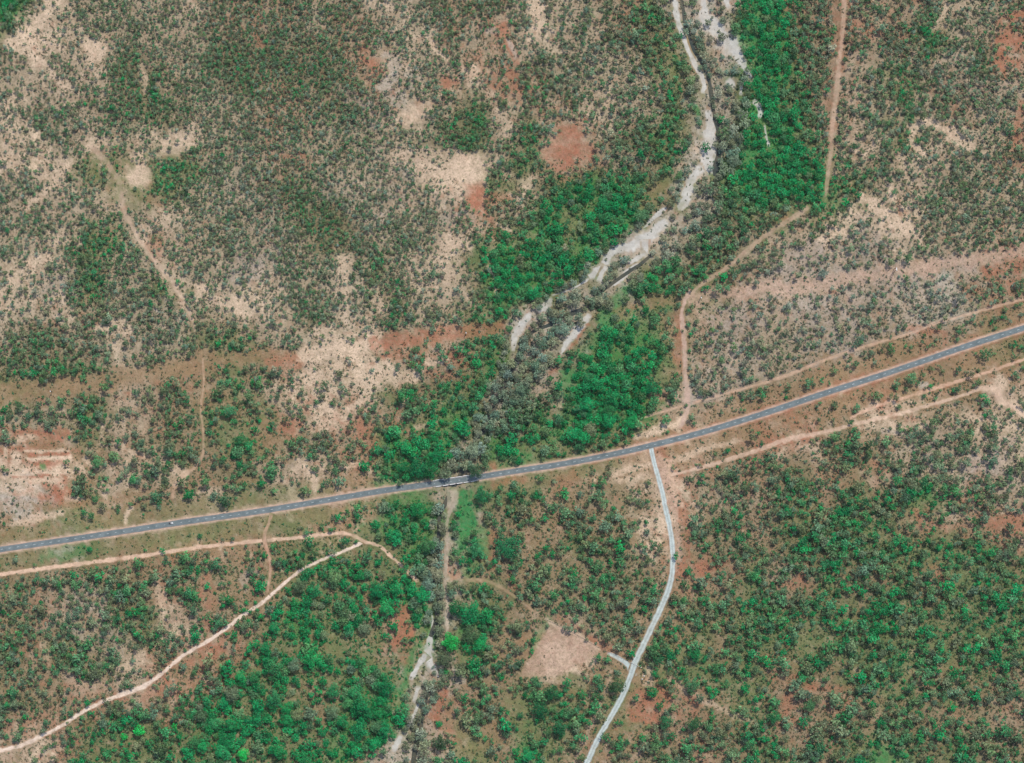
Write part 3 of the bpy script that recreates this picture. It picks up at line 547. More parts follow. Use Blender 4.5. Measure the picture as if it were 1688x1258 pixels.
def leaf_mat(name, instanced):
    m, nt, p = mat(name)
    N, Lk = nt.nodes.new, nt.links.new
    if instanced:
        a = N("ShaderNodeAttribute"); a.attribute_type = 'INSTANCER'; a.attribute_name = "tint"; tint = a.outputs["Color"]
    else:
        a = N("ShaderNodeObjectInfo"); tint = a.outputs["Color"]
    v = N("ShaderNodeAttribute"); v.attribute_name = "leaf_tone"
    sc = N("ShaderNodeVectorMath"); sc.operation = 'SCALE'; Lk(tint, sc.inputs[0]); Lk(v.outputs["Fac"], sc.inputs["Scale"])
    Lk(sc.outputs[0], p.inputs["Base Color"])
    p.inputs["Roughness"].default_value = .55; p.inputs["Specular IOR Level"].default_value = .25
    tr = N("ShaderNodeBsdfTranslucent"); Lk(sc.outputs[0], tr.inputs[0])
    mx = N("ShaderNodeMixShader"); mx.inputs[0].default_value = .22
    Lk(p.outputs[0], mx.inputs[1]); Lk(tr.outputs[0], mx.inputs[2])
    Lk(mx.outputs[0], nt.nodes["Material Output"].inputs[0])
    return m


M_GROUND = ground_mat("ground_soil")
M_TRACK = ground_mat("track_soil", .45)
M_SAND = ground_mat("creek_sand", .22)
M_LEAF = leaf_mat("foliage", False)
M_LEAF_I = leaf_mat("foliage_mass", True)
M_BARK = simple("bark", (.20, .15, .11), .9, 0, .3, 3)
M_WHITE = simple("white_paint", (.70, .69, .66), .5, 0, .06, 2)
M_CONC = simple("concrete", (.42, .40, .37), .85, 0, .15, 1)
M_LINE = simple("line_paint", (.46, .50, .49), .7, 0, .35, .7)
M_POST = simple("weathered_timber", (.12, .10, .085), .9, 0, .2, 4)
M_POLE = simple("pole_timber", (.16, .13, .10), .9, 0, .2, 4)
M_WIRE = simple("galvanised_wire", (.25, .24, .23), .5, .6, .1, 4)
M_INS = simple("porcelain", (.7, .7, .66), .3, 0, .05, 4)
M_STONE = simple("pale_stone", (.62, .58, .52), .9, 0, .2, 1)
M_GLASS = simple("dark_glass", (.02, .025, .03), .08, 0, .1, 4)
M_TYRE = simple("tyre_rubber", (.02, .02, .02), .9, 0, .1, 4)
M_STEEL = simple("steel", (.4, .4, .42), .4, .8, .1, 4)
M_TRAY = simple("tray_liner", (.035, .036, .04), .7, 0, .2, 4)
M_LAMP = simple("lamp_glass", (.7, .7, .7), .15, 0, .05, 4)
M_RED = simple("lamp_red", (.4, .02, .02), .2, 0, .05, 4)


def asphalt():
    m, nt, p = mat("asphalt")
    N, Lk = nt.nodes.new, nt.links.new
    uv = N("ShaderNodeAttribute"); uv.attribute_name = "across"
    geo = N("ShaderNodeNewGeometry")
    n = N("ShaderNodeTexNoise"); n.inputs["Scale"].default_value = .09; n.inputs["Detail"].default_value = 8; n.inputs["Roughness"].default_value = .7; Lk(geo.outputs[0], n.inputs[0])
    r = N("ShaderNodeValToRGB")
    r.color_ramp.elements[0].position = .3; r.color_ramp.elements[0].color = (.088, .112, .113, 1)
    r.color_ramp.elements[1].position = .7; r.color_ramp.elements[1].color = (.175, .203, .199, 1)
    Lk(n.outputs[0], r.inputs[0])
    # worn wheel paths a little paler, edges dusted with soil
    e = N("ShaderNodeMapRange"); e.inputs[1].default_value = .80; e.inputs[2].default_value = 1.1
    n2 = N("ShaderNodeTexNoise"); n2.inputs["Scale"].default_value = .16; n2.inputs["Detail"].default_value = 4; Lk(geo.outputs[0], n2.inputs[0])
    ad = N("ShaderNodeMath"); ad.operation = 'MULTIPLY_ADD'; Lk(n2.outputs[0], ad.inputs[0]); ad.inputs[1].default_value = .55
    sb = N("ShaderNodeMath"); sb.operation = 'SUBTRACT'; Lk(uv.outputs["Fac"], sb.inputs[0]); sb.inputs[1].default_value = .22; Lk(sb.outputs[0], ad.inputs[2])
    Lk(ad.outputs[0], e.inputs[0])
    mx = N("ShaderNodeMix"); mx.data_type = 'RGBA'; Lk(e.outputs[0], mx.inputs[0]); Lk(r.outputs[0], mx.inputs[6]); mx.inputs[7].default_value = (.26, .21, .18, 1)
    Lk(mx.outputs[2], p.inputs["Base Color"])
    p.inputs["Roughness"].default_value = .85; p.inputs["Specular IOR Level"].default_value = .2
    return m


M_ASPHALT = asphalt()


def water_mat():
    m, nt, p = mat("creek_water")
    N, Lk = nt.nodes.new, nt.links.new
    geo = N("ShaderNodeNewGeometry")
    n = N("ShaderNodeTexNoise"); n.inputs["Scale"].default_value = .05; n.inputs["Detail"].default_value = 3; Lk(geo.outputs[0], n.inputs[0])
    r = N("ShaderNodeValToRGB")
    r.color_ramp.elements[0].position = .35; r.color_ramp.elements[0].color = (.045, .055, .045, 1)
    r.color_ramp.elements[1].position = .68; r.color_ramp.elements[1].color = (.095, .085, .055, 1)
    Lk(n.outputs[0], r.inputs[0]); Lk(r.outputs[0], p.inputs["Base Color"])
    p.inputs["Roughness"].default_value = .12; p.inputs["IOR"].default_value = 1.33
    n2 = N("ShaderNodeTexNoise"); n2.inputs["Scale"].default_value = 1.2; Lk(geo.outputs[0], n2.inputs[0])
    b = N("ShaderNodeBump"); b.inputs["Strength"].default_value = .1; Lk(n2.outputs[0], b.inputs["Height"]); Lk(b.outputs[0], p.inputs["Normal"])
    return m


M_WATER = water_mat()


def mesh_np(name, v, quads, m, attrs=None):
    me = bpy.data.meshes.new(name)
    v = np.asarray(v, np.float32); q = np.asarray(quads, np.int32)
    me.vertices.add(len(v)); me.vertices.foreach_set("co", v.ravel())
    n = q.shape[1]
    me.loops.add(q.size); me.loops.foreach_set("vertex_index", q.ravel())
    me.polygons.add(len(q)); me.polygons.foreach_set("loop_start", np.arange(0, q.size, n, dtype=np.int32))
    me.polygons.foreach_set("loop_total", np.full(len(q), n, np.int32))
    for an, (typ, dom, data) in (attrs or {}).items():
        a = me.attributes.new(an, typ, dom)
        key = "color" if typ == 'FLOAT_COLOR' else "value"
        a.data.foreach_set(key, np.asarray(data, np.float32).ravel())
    me.update(calc_edges=True)
    me.validate()
    me.materials.append(m)
    return me


def rgba(c):
    return np.concatenate([c, np.ones((len(c), 1))], 1)


# ------------------------------------------------------------------ ground
STEP = 3.3
core_x = np.arange(-230, W + 231, STEP); core_y = np.arange(-230, H + 231, STEP)
far = np.cumsum(40 * 1.35 ** np.arange(16))
gx = np.concatenate([core_x[0] - far[::-1], core_x, core_x[-1] + far])
gy = np.concatenate([core_y[0] - far[::-1], core_y, core_y[-1] + far])
PX, PY = np.meshgrid(gx, gy)
px, py = PX.ravel(), PY.ravel()
gz = land_z(px, py)
gcol = soil(px, py)
nx, ny = len(gx), len(gy)
ii = (np.arange(ny - 1)[:, None] * nx + np.arange(nx - 1)[None, :]).ravel()
quads = np.stack([ii, ii + nx, ii + nx + 1, ii + 1], 1)
ground = obj("ground", mesh_np("ground", np.stack([wx(px), wy(py), gz], 1), quads, M_GROUND, {"soil": ('FLOAT_COLOR', 'POINT', rgba(gcol))}))
tag(ground, kind="structure")


# ------------------------------------------------------------------ ribbons: tracks, sand, water, roads
def smooth_line(pts, step=3.0):
    """Catmull-Rom through the points, resampled; returns x, y, w, tangent"""
    P = np.array([(p[0], p[1], p[2] if len(p) > 2 else 0) for p in pts], float)
    out = []
    for i in range(len(P) - 1):
        p0 = P[max(i - 1, 0)]; p1 = P[i]; p2 = P[i + 1]; p3 = P[min(i + 2, len(P) - 1)]
        n = max(2, int(np.hypot(*(p2 - p1)[:2]) / step))
        t = np.linspace(0, 1, n, endpoint=False)[:, None]
        out.append(.5 * ((2 * p1) + (-p0 + p2) * t + (2 * p0 - 5 * p1 + 4 * p2 - p3) * t ** 2 + (-p0 + 3 * p1 - 3 * p2 + p3) * t ** 3))
    out.append(P[-1:])
    Q = np.concatenate(out)
    T = np.gradient(Q[:, :2], axis=0)
    T /= np.linalg.norm(T, axis=1, keepdims=True) + 1e-9
    return Q[:, 0], Q[:, 1], Q[:, 2], T


def soft_ribbon(name, pts, rgb, strength, m, lift, seed, step=2.2, ragged=.5, cols=13, reach=1.35, zfun=None, taper=True, ruts=0.0):
    """a worn strip of earth whose colour runs out into the soil on both sides"""
    x, y, w, T = smooth_line(pts, step)
    s = np.linspace(-1, 1, cols)
    nrm = np.stack([-T[:, 1], T[:, 0]], 1)
    half = w * .5 * reach
    X = x[:, None] + nrm[:, 0:1] * half[:, None] * s
    Y = y[:, None] + nrm[:, 1:2] * half[:, None] * s
    base = soil(X, Y)
    nz = fbm(X / 5, Y / 5, seed, 3).ravel() - .5
    edge = np.abs(np.tile(s, (len(x), 1))).ravel() * reach + nz * ragged * 1.3
    msk = (1 - sm(.62, 1.12, edge)) * strength
    if taper:
        q = np.arange(len(x)); q = np.minimum(q, len(x) - 1 - q)
        msk *= np.repeat(sm(0, 4, q + .5), cols)
    msk *= np.clip(1.0 + (.5 + .7 * ragged * (taper > 0)) * (fbm(X / 13, Y / 13, seed + 3, 3).ravel() - .54), 0, 1)
    col = base + (s2l(rgb) * (0.92 + .2 * fbm(X / 8, Y / 8, seed + 9, 2).ravel())[:, None] - base) * msk[:, None]
    if ruts: col *= (1 + ruts * np.cos(np.tile(s, len(x)) * reach * 2 * math.pi * .95 + math.pi))[:, None]
    Z = (land_z(X, Y) if zfun is None else zfun(X, Y)).ravel() + lift
    n = len(x)
    ii = (np.arange(n - 1)[:, None] * cols + np.arange(cols - 1)[None, :]).ravel()
    q = np.stack([ii, ii + 1, ii + cols + 1, ii + cols], 1)
    return tag(obj(name, mesh_np(name, np.stack([wx(X).ravel(), wy(Y).ravel(), Z], 1), q, m, {"soil": ('FLOAT_COLOR', 'POINT', rgba(col))})), kind="structure")


for k, pts in enumerate(SAND):
    soft_ribbon("sandbar", pts, (180, 176, 166), .9, M_SAND, .14 + .004 * k, 500 + 11 * k, step=2, ragged=.9, cols=21, reach=1.65)
for k, (pts, rgb, st, *rg) in enumerate(TRACKS):
    soft_ribbon("dirt_track", pts, rgb, st, M_TRACK, .34 + .006 * k, 700 + 11 * k, ragged=rg[0] if rg else 1.0, reach=1.6)


def water_z(X, Y):
    return land_z(X, Y)


for k, pts in enumerate(WATER):
    x, y, w, T = smooth_line(pts, 2.5)
    w = w * (0.75 + .6 * fbm(x / 10, y / 10, 33 + k, 2))
    nrm = np.stack([-T[:, 1], T[:, 0]], 1)
    s = np.linspace(-1, 1, 5)
    X = x[:, None] + nrm[:, 0:1] * w[:, None] * .5 * s; Y = y[:, None] + nrm[:, 1:2] * w[:, None] * .5 * s
    Z = np.repeat(land_z(x, y) + .3, 5)
    ii = (np.arange(len(x) - 1)[:, None] * 5 + np.arange(4)[None, :]).ravel()
    q = np.stack([ii, ii + 1, ii + 6, ii + 5], 1)
    tag(obj("creek_water", mesh_np("creek_water", np.stack([wx(X).ravel(), wy(Y).ravel(), Z], 1), q, M_WATER)), kind="structure")


# highway: verge, sealed surface, painted line
def und_z(X, Y):
    return (fbm(np.asarray(X) / 420, np.asarray(Y) / 420, 41, 2) - .5) * 5.0


hx, hy, _w, hT = smooth_line(HIGHWAY, 3)
hz = und_z(hx, hy)
BR0, BR1 = 712, 790            # the bridge spans these x


def verge(name, sel):
    pts = [(a, b, 16) for a, b in zip(hx[sel], hy[sel])]
    o = soft_ribbon(name, pts[::2] + ([pts[-1]] if len(pts) % 2 == 0 else []), (190, 160, 140), .88, M_TRACK, .30, 900, ragged=.4, cols=15, reach=1.3, zfun=und_z, taper=False)
    return o


verge("road_verge", hx < BR0 + 2)
verge("road_verge", hx > BR1 - 2)


def strip(name, x, y, T, half, z, m, cols=9, attrs=True):
    nrm = np.stack([-T[:, 1], T[:, 0]], 1)
    s = np.linspace(-1, 1, cols)
    X = x[:, None] + nrm[:, 0:1] * half[:, None] * s; Y = y[:, None] + nrm[:, 1:2] * half[:, None] * s
    ii = (np.arange(len(x) - 1)[:, None] * cols + np.arange(cols - 1)[None, :]).ravel()
    q = np.stack([ii, ii + 1, ii + cols + 1, ii + cols], 1)
    a = {"across": ('FLOAT', 'POINT', np.abs(np.tile(s, len(x))))}
    Z = np.repeat(z, cols)
    return mesh_np(name, np.stack([wx(X).ravel(), wy(Y).ravel(), Z], 1), q, m, a)


half = 4.75 + .8 * (fbm(hx / 6, hy / 6, 57, 3) - .5)
highway = tag(obj("highway", strip("highway", hx, hy, hT, half, hz + .75, M_ASPHALT)), kind="structure")
# centre dashes: three metres on, nine off
cum = np.concatenate([[0], np.cumsum(np.hypot(np.diff(hx), np.diff(hy)))]) * S
vs, fs = [], []
d = 3.0
while d < cum[-1] - 6:
    a = [np.interp(t, cum, hx) for t in (d, d + 3.4)]; b = [np.interp(t, cum, hy) for t in (d, d + 3.4)]
    z = np.interp(d, cum, hz) + .765
    t = np.array([wx(a[1]) - wx(a[0]), wy(b[1]) - wy(b[0])]); t /= np.linalg.norm(t); n = np.array([-t[1], t[0]]) * .2
    k = len(vs)
    for (qx, qy), sg in (((a[0], b[0]), -1), ((a[1], b[1]), -1), ((a[1], b[1]), 1), ((a[0], b[0]), 1)):
        vs.append((wx(qx) + n[0] * sg, wy(qy) + n[1] * sg, z))
    fs.append((k, k + 1, k + 2, k + 3))
    d += 11.6
tag(obj("lane_marking", mesh_np("lane_marking", vs, fs, M_LINE), highway), kind="stuff")

# gravel road and the driveway that turns off it
soft_ribbon("gravel_road", GRAVEL, (168, 176, 170), 1.0, M_TRACK, .5, 1001, ragged=.4, cols=19, reach=1.35, taper=False, ruts=.13)
soft_ribbon("gravel_driveway", DRIVE, (168, 178, 172), .95, M_SAND, .46, 1002, ragged=.3, cols=13)


# ------------------------------------------------------------------ solid building blocks
class MB:
    def __init__(self): self.v = []; self.f = []

    def box(self, c, size, rz=0.0, taper=1.0):
        k = len(self.v); cs, sn = math.cos(rz), math.sin(rz)
        for dz in (-.5, .5):
            t = taper if dz > 0 else 1.0
            for dx, dy in ((-.5, -.5), (.5, -.5), (.5, .5), (-.5, .5)):
                x, y = dx * size[0] * t, dy * size[1] * t
                self.v.append((c[0] + x * cs - y * sn, c[1] + x * sn + y * cs, c[2] + dz * size[2]))
        self.f += [(k, k + 3, k + 2, k + 1), (k + 4, k + 5, k + 6, k + 7)] + [(k + i, k + (i + 1) % 4, k + 4 + (i + 1) % 4, k + 4 + i) for i in range(4)]
        return self

    def tube(self, p, q, r0, r1=None, n=8, cap=True):
        r1 = r0 if r1 is None else r1
        p, q = Vector(p), Vector(q); ax = (q - p).normalized()
        a = ax.orthogonal().normalized(); b = ax.cross(a)
        k = len(self.v)
        for c, r in ((p, r0), (q, r1)):
            for i in range(n):
                t = 2 * math.pi * i / n
                self.v.append(tuple(c + a * math.cos(t) * r + b * math.sin(t) * r))
        self.f += [(k + i, k + (i + 1) % n, k + n + (i + 1) % n, k + n + i) for i in range(n)]
        if cap: self.f += [tuple(range(k + n - 1, k - 1, -1)), tuple(range(k + n, k + 2 * n))]
        return self

    def prism(self, prof, y0, y1):
        """profile in xz extruded along y"""
        k = len(self.v); n = len(prof)
        for yy in (y0, y1): self.v += [(x, yy, z) for x, z in prof]
        self.f += [(k + i, k + n + i, k + n + (i + 1) % n, k + (i + 1) % n) for i in range(n)]
        self.f += [tuple(range(k, k + n)), tuple(range(k + 2 * n - 1, k + n - 1, -1))]
        return self

    def mesh(self, name, m):
        me = bpy.data.meshes.new(name); me.from_pydata(self.v, [], self.f); me.update(); me.materials.append(m); return me

    def obj(self, name, m, parent=None): return obj(name, self.mesh(name, m), parent)


# ------------------------------------------------------------------ bridge
bx0, bx1 = 714.0, 788.0
by0, by1 = np.interp(bx0, hx, hy), np.interp(bx1, hx, hy)
bl = math.hypot(bx1 - bx0, by1 - by0) * S
brz = math.atan2(-(by1 - by0), bx1 - bx0)
bz = float(np.interp((bx0 + bx1) / 2, hx, hz))
bslope = math.atan2(float(np.interp(bx1, hx, hz) - np.interp(bx0, hx, hz)), bl)
bridge = empty("road_bridge", (float(wx((bx0 + bx1) / 2)), float(wy((by0 + by1) / 2)), bz), brz)
bridge.rotation_euler = (0, -bslope, brz)
tag(bridge, "low concrete road bridge with white parapets where the highway crosses the creek", "bridge")
MB().box((0, 0, .0), (bl, 9.6, .9)).obj("deck", M_CONC, bridge)
for sy in (-1, 1):
    for k in range(6):
        xx = (k - 2.5) * 9.9
        MB().box((xx, sy * 4.55, 1.1), (7.6, .7, 1.25)).obj("parapet_panel", M_WHITE, bridge)
    MB().box((0, sy * 4.5, .52), (bl, .5, .14)).obj("kerb", M_CONC, bridge)
for xx in (-15, 0, 15):
    MB().box((xx, 0, -2.3), (1.0, 8.0, 4.14)).obj("pier", M_CONC, bridge)
for sx in (-1, 1):
    MB().box((sx * (bl / 2 - .8), 0, -2.3), (1.5, 9.2, 4.14)).obj("abutment", M_CONC, bridge)


# ------------------------------------------------------------------ power poles
def power_pole(x, y, h, arm_rz, label, double=False):
    z = float(land_z(np.array([x]), np.array([y]))[0])
    r = empty("power_pole", (float(wx(x)), float(wy(y)), z), arm_rz)
    tag(r, label, "power pole", "power poles along the cleared easement")
    offs = (-1.6, 1.6) if double else (0,)
    for o in offs:
        MB().tube((0, o, -.5), (0, o, h), .5, .4, 10).obj("pole", M_POLE, r)
    MB().box((0, 0, h - .8), (.3, 6.4 if double else 3.4, .3)).obj("crossarm", M_POLE, r)
    for o in ((-2.9, 0, 2.9) if double else (-1.5, 0, 1.5)):
        MB().tube((0, o, h - .65), (0, o, h - .15), .16, .1, 8).obj("insulator", M_INS, r)
    MB().box((0, 0, h + .02), (.9, 1.6 if not double else 4.2, .08)).obj("pole_cap", M_INS, r)
    return r


power_pole(1474.5, 445, 22, math.radians(8), "tall timber power pole with pale cap in the grey easement east of the creek", True)
power_pole(1155, 491, 11, math.radians(10), "short power pole where the easement meets the vertical dirt track")
power_pole(768.5, 549, 11, math.radians(10), "power pole standing on red earth just west of the creek")
power_pole(86, 645, 15, math.radians(10), "lone power pole on the grassy easement in the far west")


# ------------------------------------------------------------------ fences and gate
def fence(pts, gap, label, skip=()):
    x, y, _w, T = smooth_line([(a, b, 0) for a, b in pts], 1.0)
    cm = np.concatenate([[0], np.cumsum(np.hypot(np.diff(x), np.diff(y)))]) * S
    r = empty("wire_fence", (float(wx(x[0])), float(wy(y[0])), 0)); ox, oy = r.location.x, r.location.y
    tag(r, label, "fence", "wire fences of the properties")
    posts, wires = MB(), MB()
    prev = None; d = 0.0
    while d <= cm[-1]:
        qx, qy = np.interp(d, cm, x), np.interp(d, cm, y)
        z = float(land_z(np.array([qx]), np.array([qy]))[0])
        p = (float(wx(qx)) - ox, float(wy(qy)) - oy, z)
        if any(a <= qx <= b for a, b in skip):
            prev = None
        else:
            posts.box((p[0], p[1], z + .7), (.34, .34, 1.6))
            if prev:
                for hgt in (.4, .85, 1.3): wires.tube((prev[0], prev[1], prev[2] + hgt), (p[0], p[1], p[2] + hgt), .05, n=4, cap=False)
            prev = p
        d += gap
    posts.obj("fence_post", M_POST, r)["kind"] = "stuff"
    wires.obj("wire", M_WIRE, r)["kind"] = "stuff"
    return r


fence([(900, 1021), (945, 1043), (985, 1066), (1012, 1079), (1040, 1092), (1066, 1105)], 2.6, "wire fence from the bare paddock to the gravel road turn-off", skip=((1038.5, 1058),))
fence([(1031, 1083), (1022, 1098), (1008, 1120), (990, 1160), (968, 1212), (945, 1262)], 3.4, "wire fence running south west from the driveway beside a narrow track", skip=((1022.5, 1030),))
fence([(1078, 681), (1124, 667), (1174, 652.5), (1270, 624.5), (1368, 587), (1425, 568), (1492, 549), (1592, 516), (1700, 487)], 4.0, "long wire fence along the side track north of the highway")


def gate(x0, y0, x1, y1, label):
    L = math.hypot(x1 - x0, y1 - y0) * S
    z = float(land_z(np.array([(x0 + x1) / 2]), np.array([(y0 + y1) / 2]))[0])
    r = empty("farm_gate", (float(wx((x0 + x1) / 2)), float(wy((y0 + y1) / 2)), z + .5), math.atan2(-(y1 - y0), x1 - x0))
    tag(r, label, "gate", "steel farm gates")
    for sx in (-1, 1): MB().tube((sx * L / 2, 0, -.6), (sx * L / 2, 0, 1.5), .16, n=8).obj("gate_post", M_POST, r)
    for hh in (.25, .6, .95, 1.3): MB().tube((-L / 2 + .2, 0, hh), (L / 2 - .2, 0, hh), .07, n=6).obj("rail", M_STEEL, r)
    for sx in (-1, -.33, .33, 1): MB().tube((sx * (L / 2 - .22), 0, .2), (sx * (L / 2 - .22), 0, 1.36), .06, n=6).obj("stile", M_STEEL, r)


gate(1038.5, 1091.3, 1058, 1100.8, "steel farm gate closed across the pale gravel road")
gate(1030, 1084.5, 1023, 1096.5, "steel farm gate across the short gravel driveway")


# ------------------------------------------------------------------ vehicle on the highway
def ute(x, y, label):
    i = int(np.argmin(np.abs(hx - x)))
    rz = math.atan2(-hT[i, 1], hT[i, 0])
    r = empty("parked_ute".replace("parked_", ""), (float(wx(x)), float(wy(y)), float(hz[i]) + .755), rz)
    r.name = "pickup_truck"
    tag(r, label, "pickup truck")
    MB().prism([(-.2, .45), (2.75, .45), (2.8, .8), (2.6, 1.05), (1.55, 1.15), (-.2, 1.15)], -.92, .92).obj("body", M_WHITE, r)
    MB().prism([(-.2, 1.152), (1.5, 1.152), (.85, 1.78), (.0, 1.82), (-.2, 1.7)], -.8, .8).obj("cab", M_WHITE, r)
    MB().prism([(1.52, 1.17), (.87, 1.77), (.9, 1.8), (1.57, 1.19)], -.72, .72).obj("windscreen", M_GLASS, r)
    MB().box((-1.55, 0, .8), (2.66, 1.86, .1)).obj("tray", M_TRAY, r)
    for sy in (-1, 1): MB().box((-1.55, sy * .9, 1.0), (2.62, .06, .3)).obj("tray_side", M_TRAY, r)
    MB().box((-2.86, 0, 1.0), (.06, 1.86, .3)).obj("tailgate", M_TRAY, r)
    for sx in (-1.75, 1.75):
        for sy in (-1, 1):
            w = MB().tube((sx, sy * .66, .38), (sx, sy * .92, .38), .38, n=14).obj("wheel", M_TYRE, r)
            MB().tube((sx, sy * .925, .38), (sx, sy * .935, .38), .22, n=10).obj("rim", M_STEEL, w)
    for sy in (-1, 1):
        MB().box((2.79, sy * .65, .82), (.06, .38, .18)).obj("headlight", M_LAMP, r)
        MB().box((-2.9, sy * .8, .8), (.05, .2, .14)).obj("tail_light", M_RED, r)


ute(282, 862.5, "white pickup truck with dark tray driving on the highway west of the bridge")


def boulder(x, y, r, label, seed):
    rr = random.Random(seed)
    me = bpy.data.meshes.new("boulder")
    vs, fs = [], []
    n, mm = 8, 5
    for j in range(mm):
        ph = math.pi * (j + .5) / mm
        for i in range(n):
            th = 2 * math.pi * i / n
            k = r * rr.uniform(.78, 1.12)
            vs.append((k * math.sin(ph) * math.cos(th), k * math.sin(ph) * math.sin(th) * .8, .25 * r + k * math.cos(ph) * .7))
    for j in range(mm - 1):
        for i in range(n):
            fs.append((j * n + i, (j + 1) * n + i, (j + 1) * n + (i + 1) % n, j * n + (i + 1) % n))
    fs.append(tuple(range(n))); fs.append(tuple(range(mm * n - 1, mm * n - n - 1, -1)))
    me.from_pydata(vs, [], fs); me.update(); me.materials.append(M_STONE)
    o = obj("boulder", me)
    o.location = (float(wx(x)), float(wy(y)), float(land_z(np.array([x]), np.array([y]))[0]) + .1)
    tag(o, label, "boulder")


boulder(1061.5, 1114.5, 1.2, "pale boulder in the grass just east of the turn-off, upper one of three", 1)
boulder(1058.5, 1119.5, 1.3, "pale boulder in the grass just east of the turn-off, middle one of three", 2)
boulder(1068, 1123.5, 1.0, "pale boulder on the bare spot east of the turn-off, lowest one of three", 3)
boulder(722, 1115.5, 1.4, "white boulder at the south end of the creek sand", 4)
boulder(676, 1252, 1.4, "white boulder beside the creek water at the south edge", 5)
boulder(1092, 703.5, 1.2, "white boulder at the foot of the tree near the highway junction", 6)


# ------------------------------------------------------------------ trees
def leaf_cloud(seed, lobes, leaf, per, flat, zmin=None):
    """clumps of leaf sprays: small bent quads, every one its own tilt"""
    r = np.random.default_rng(seed)
    vs, tone = [], []
    for (cx, cy, cz, lr) in lobes:
        n = int(per * (lr / .4) ** 2)
        lt = r.uniform(.72, 1.25)
        for _ in range(n):
            d = r.normal(size=3); d /= np.linalg.norm(d)
            if d[2] < -.35: d[2] = -d[2]
            rad = lr * (r.uniform(.35, 1.0) ** .5) * r.uniform(.85, 1.12)
            c = np.array([cx, cy, cz]) + d * rad * np.array([1, 1, flat])
            nn = d * .7 + np.array([0, 0, .55]) + r.normal(size=3) * .45
            nn /= np.linalg.norm(nn)
            t = np.cross(nn, r.normal(size=3)); t /= np.linalg.norm(t)
            b = np.cross(nn, t)
            sz = leaf * r.uniform(.6, 1.35); sw = sz * r.uniform(.55, .95)
            vs += [c - t * sz, c - b * sw + nn * sz * .15, c + t * sz, c + b * sw - nn * sz * .1]
            tone.append(lt * r.uniform(.45, 1.6))
    return np.array(vs), np.array(tone)


def gum_lobes(seed):
    r = np.random.default_rng(seed); L = []
    n = r.integers(7, 11); a0 = r.uniform(0, 6.28)
    for i in range(n):
        a = a0 + i * 2.4 + r.uniform(-.4, .4); q = r.uniform(.2, .82) if i else .1
        L.append((q * math.cos(a), q * math.sin(a), 1.5 - .5 * q + r.uniform(-.15, .25), r.uniform(.26, .42)))
    return L


def river_lobes(seed):
    r = np.random.default_rng(seed); L = [(0, 0, 1.6, .5)]
    n = r.integers(8, 12)
    for i in range(n):
        a = i * 2.4 + r.uniform(-.3, .3); q = .3 + .45 * math.sqrt(i / n) + r.uniform(-.08, .08)
        L.append((q * math.cos(a), q * math.sin(a), 1.55 - .7 * q * q + r.uniform(-.12, .12), r.uniform(.3, .42)))
    return L


def bush_lobes(seed):
    r = np.random.default_rng(seed); L = []
    for i in range(r.integers(3, 6)):
        a = r.uniform(0, 6.28); q = r.uniform(.1, .6)
        L.append((q * math.cos(a), q * math.sin(a), .4 + r.uniform(-.1, .2), r.uniform(.32, .5)))
    return L


def cloud_mesh(name, data, m):
    v, tone = data
    n = len(v) // 4
    return mesh_np(name, v, np.arange(n * 4).reshape(n, 4), m, {"leaf_tone": ('FLOAT', 'FACE', tone)})


def trunk_mb(seed, lobes, h):
    r = random.Random(seed); mb = MB()
    bend = (r.uniform(-.08, .08), r.uniform(-.08, .08), h * .62)
    mb.tube((0, 0, -.1), bend, .075, .05, 7)
    for l in lobes[:5]:
        mb.tube(bend, (l[0] * .85, l[1] * .85, l[2] - .05), .045, .018, 5)
    return mb


NV = 6
BIG = 3
KINDS = {}
for kind, fn, leaf, per, flat in (("gum_tree", gum_lobes, .115, 30, .7), ("riverside_tree", river_lobes, .11, 30, .75), ("bush", bush_lobes, .16, 22, .75)):
    vs_ = []
    for k in range(NV):
        sd = 1000 + 77 * k + len(kind)
        lob = fn(sd)
        data = leaf_cloud(sd + 5, lob, leaf, per, flat)
        crown = cloud_mesh("crown", data, M_LEAF)
        trunk = trunk_mb(sd, lob, 1.6).mesh("trunk", M_BARK) if kind != "bush" else None
        # the same tree with its trunk joined on, for the far more numerous rest
        v, tone = data
        src = cloud_mesh(kind + "_mass_source", data, M_LEAF_I)
        vs_.append((crown, trunk, src))
    KINDS[kind] = vs_

# broad old trees: the same build with finer sprays
for k in range(BIG):
    sd = 3000 + 91 * k
    lob = river_lobes(sd) + [(.35 * math.cos(q), .35 * math.sin(q), 1.7, .3) for q in (.3, 2.4, 4.5)]
    KINDS["riverside_tree"].append((cloud_mesh("crown", leaf_cloud(sd + 5, lob, .055, 110, .75), M_LEAF), trunk_mb(sd, lob, 1.6).mesh("trunk", M_BARK), None))

# tuft of dry grass
td, tt = [], []
tr = np.random.default_rng(5)
TUFTS = []
for k in range(3):
    lobes = [(tr.uniform(-.4, .4), tr.uniform(-.4, .4), .2, tr.uniform(.35, .6)) for _ in range(3)]
    TUFTS.append(cloud_mesh("grass_tuft_source", leaf_cloud(400 + k, lobes, .3, 5, .5), M_LEAF_I))

COL_GREY, COL_MID, COL_LUSH, COL_VIVID = (np.array(c) for c in ((.238, .282, .198), (.130, .200, .095), (.008, .246, .068), (.012, .46, .08)))


def leaf_col(V, r):
    V = np.clip(V, -.2, 1.3)
    if V < .3: c = COL_GREY + (COL_MID - COL_GREY) * max(0, (V + .2) / .5)
    else: c = COL_MID + (COL_LUSH - COL_MID) * min(1, (V - .3) / .6)
    c = c * r.uniform(.70, 1.22)
    w = r.uniform(-1, 1)
    return c * np.array([1 + .24 * w, 1, 1 - .10 * w])


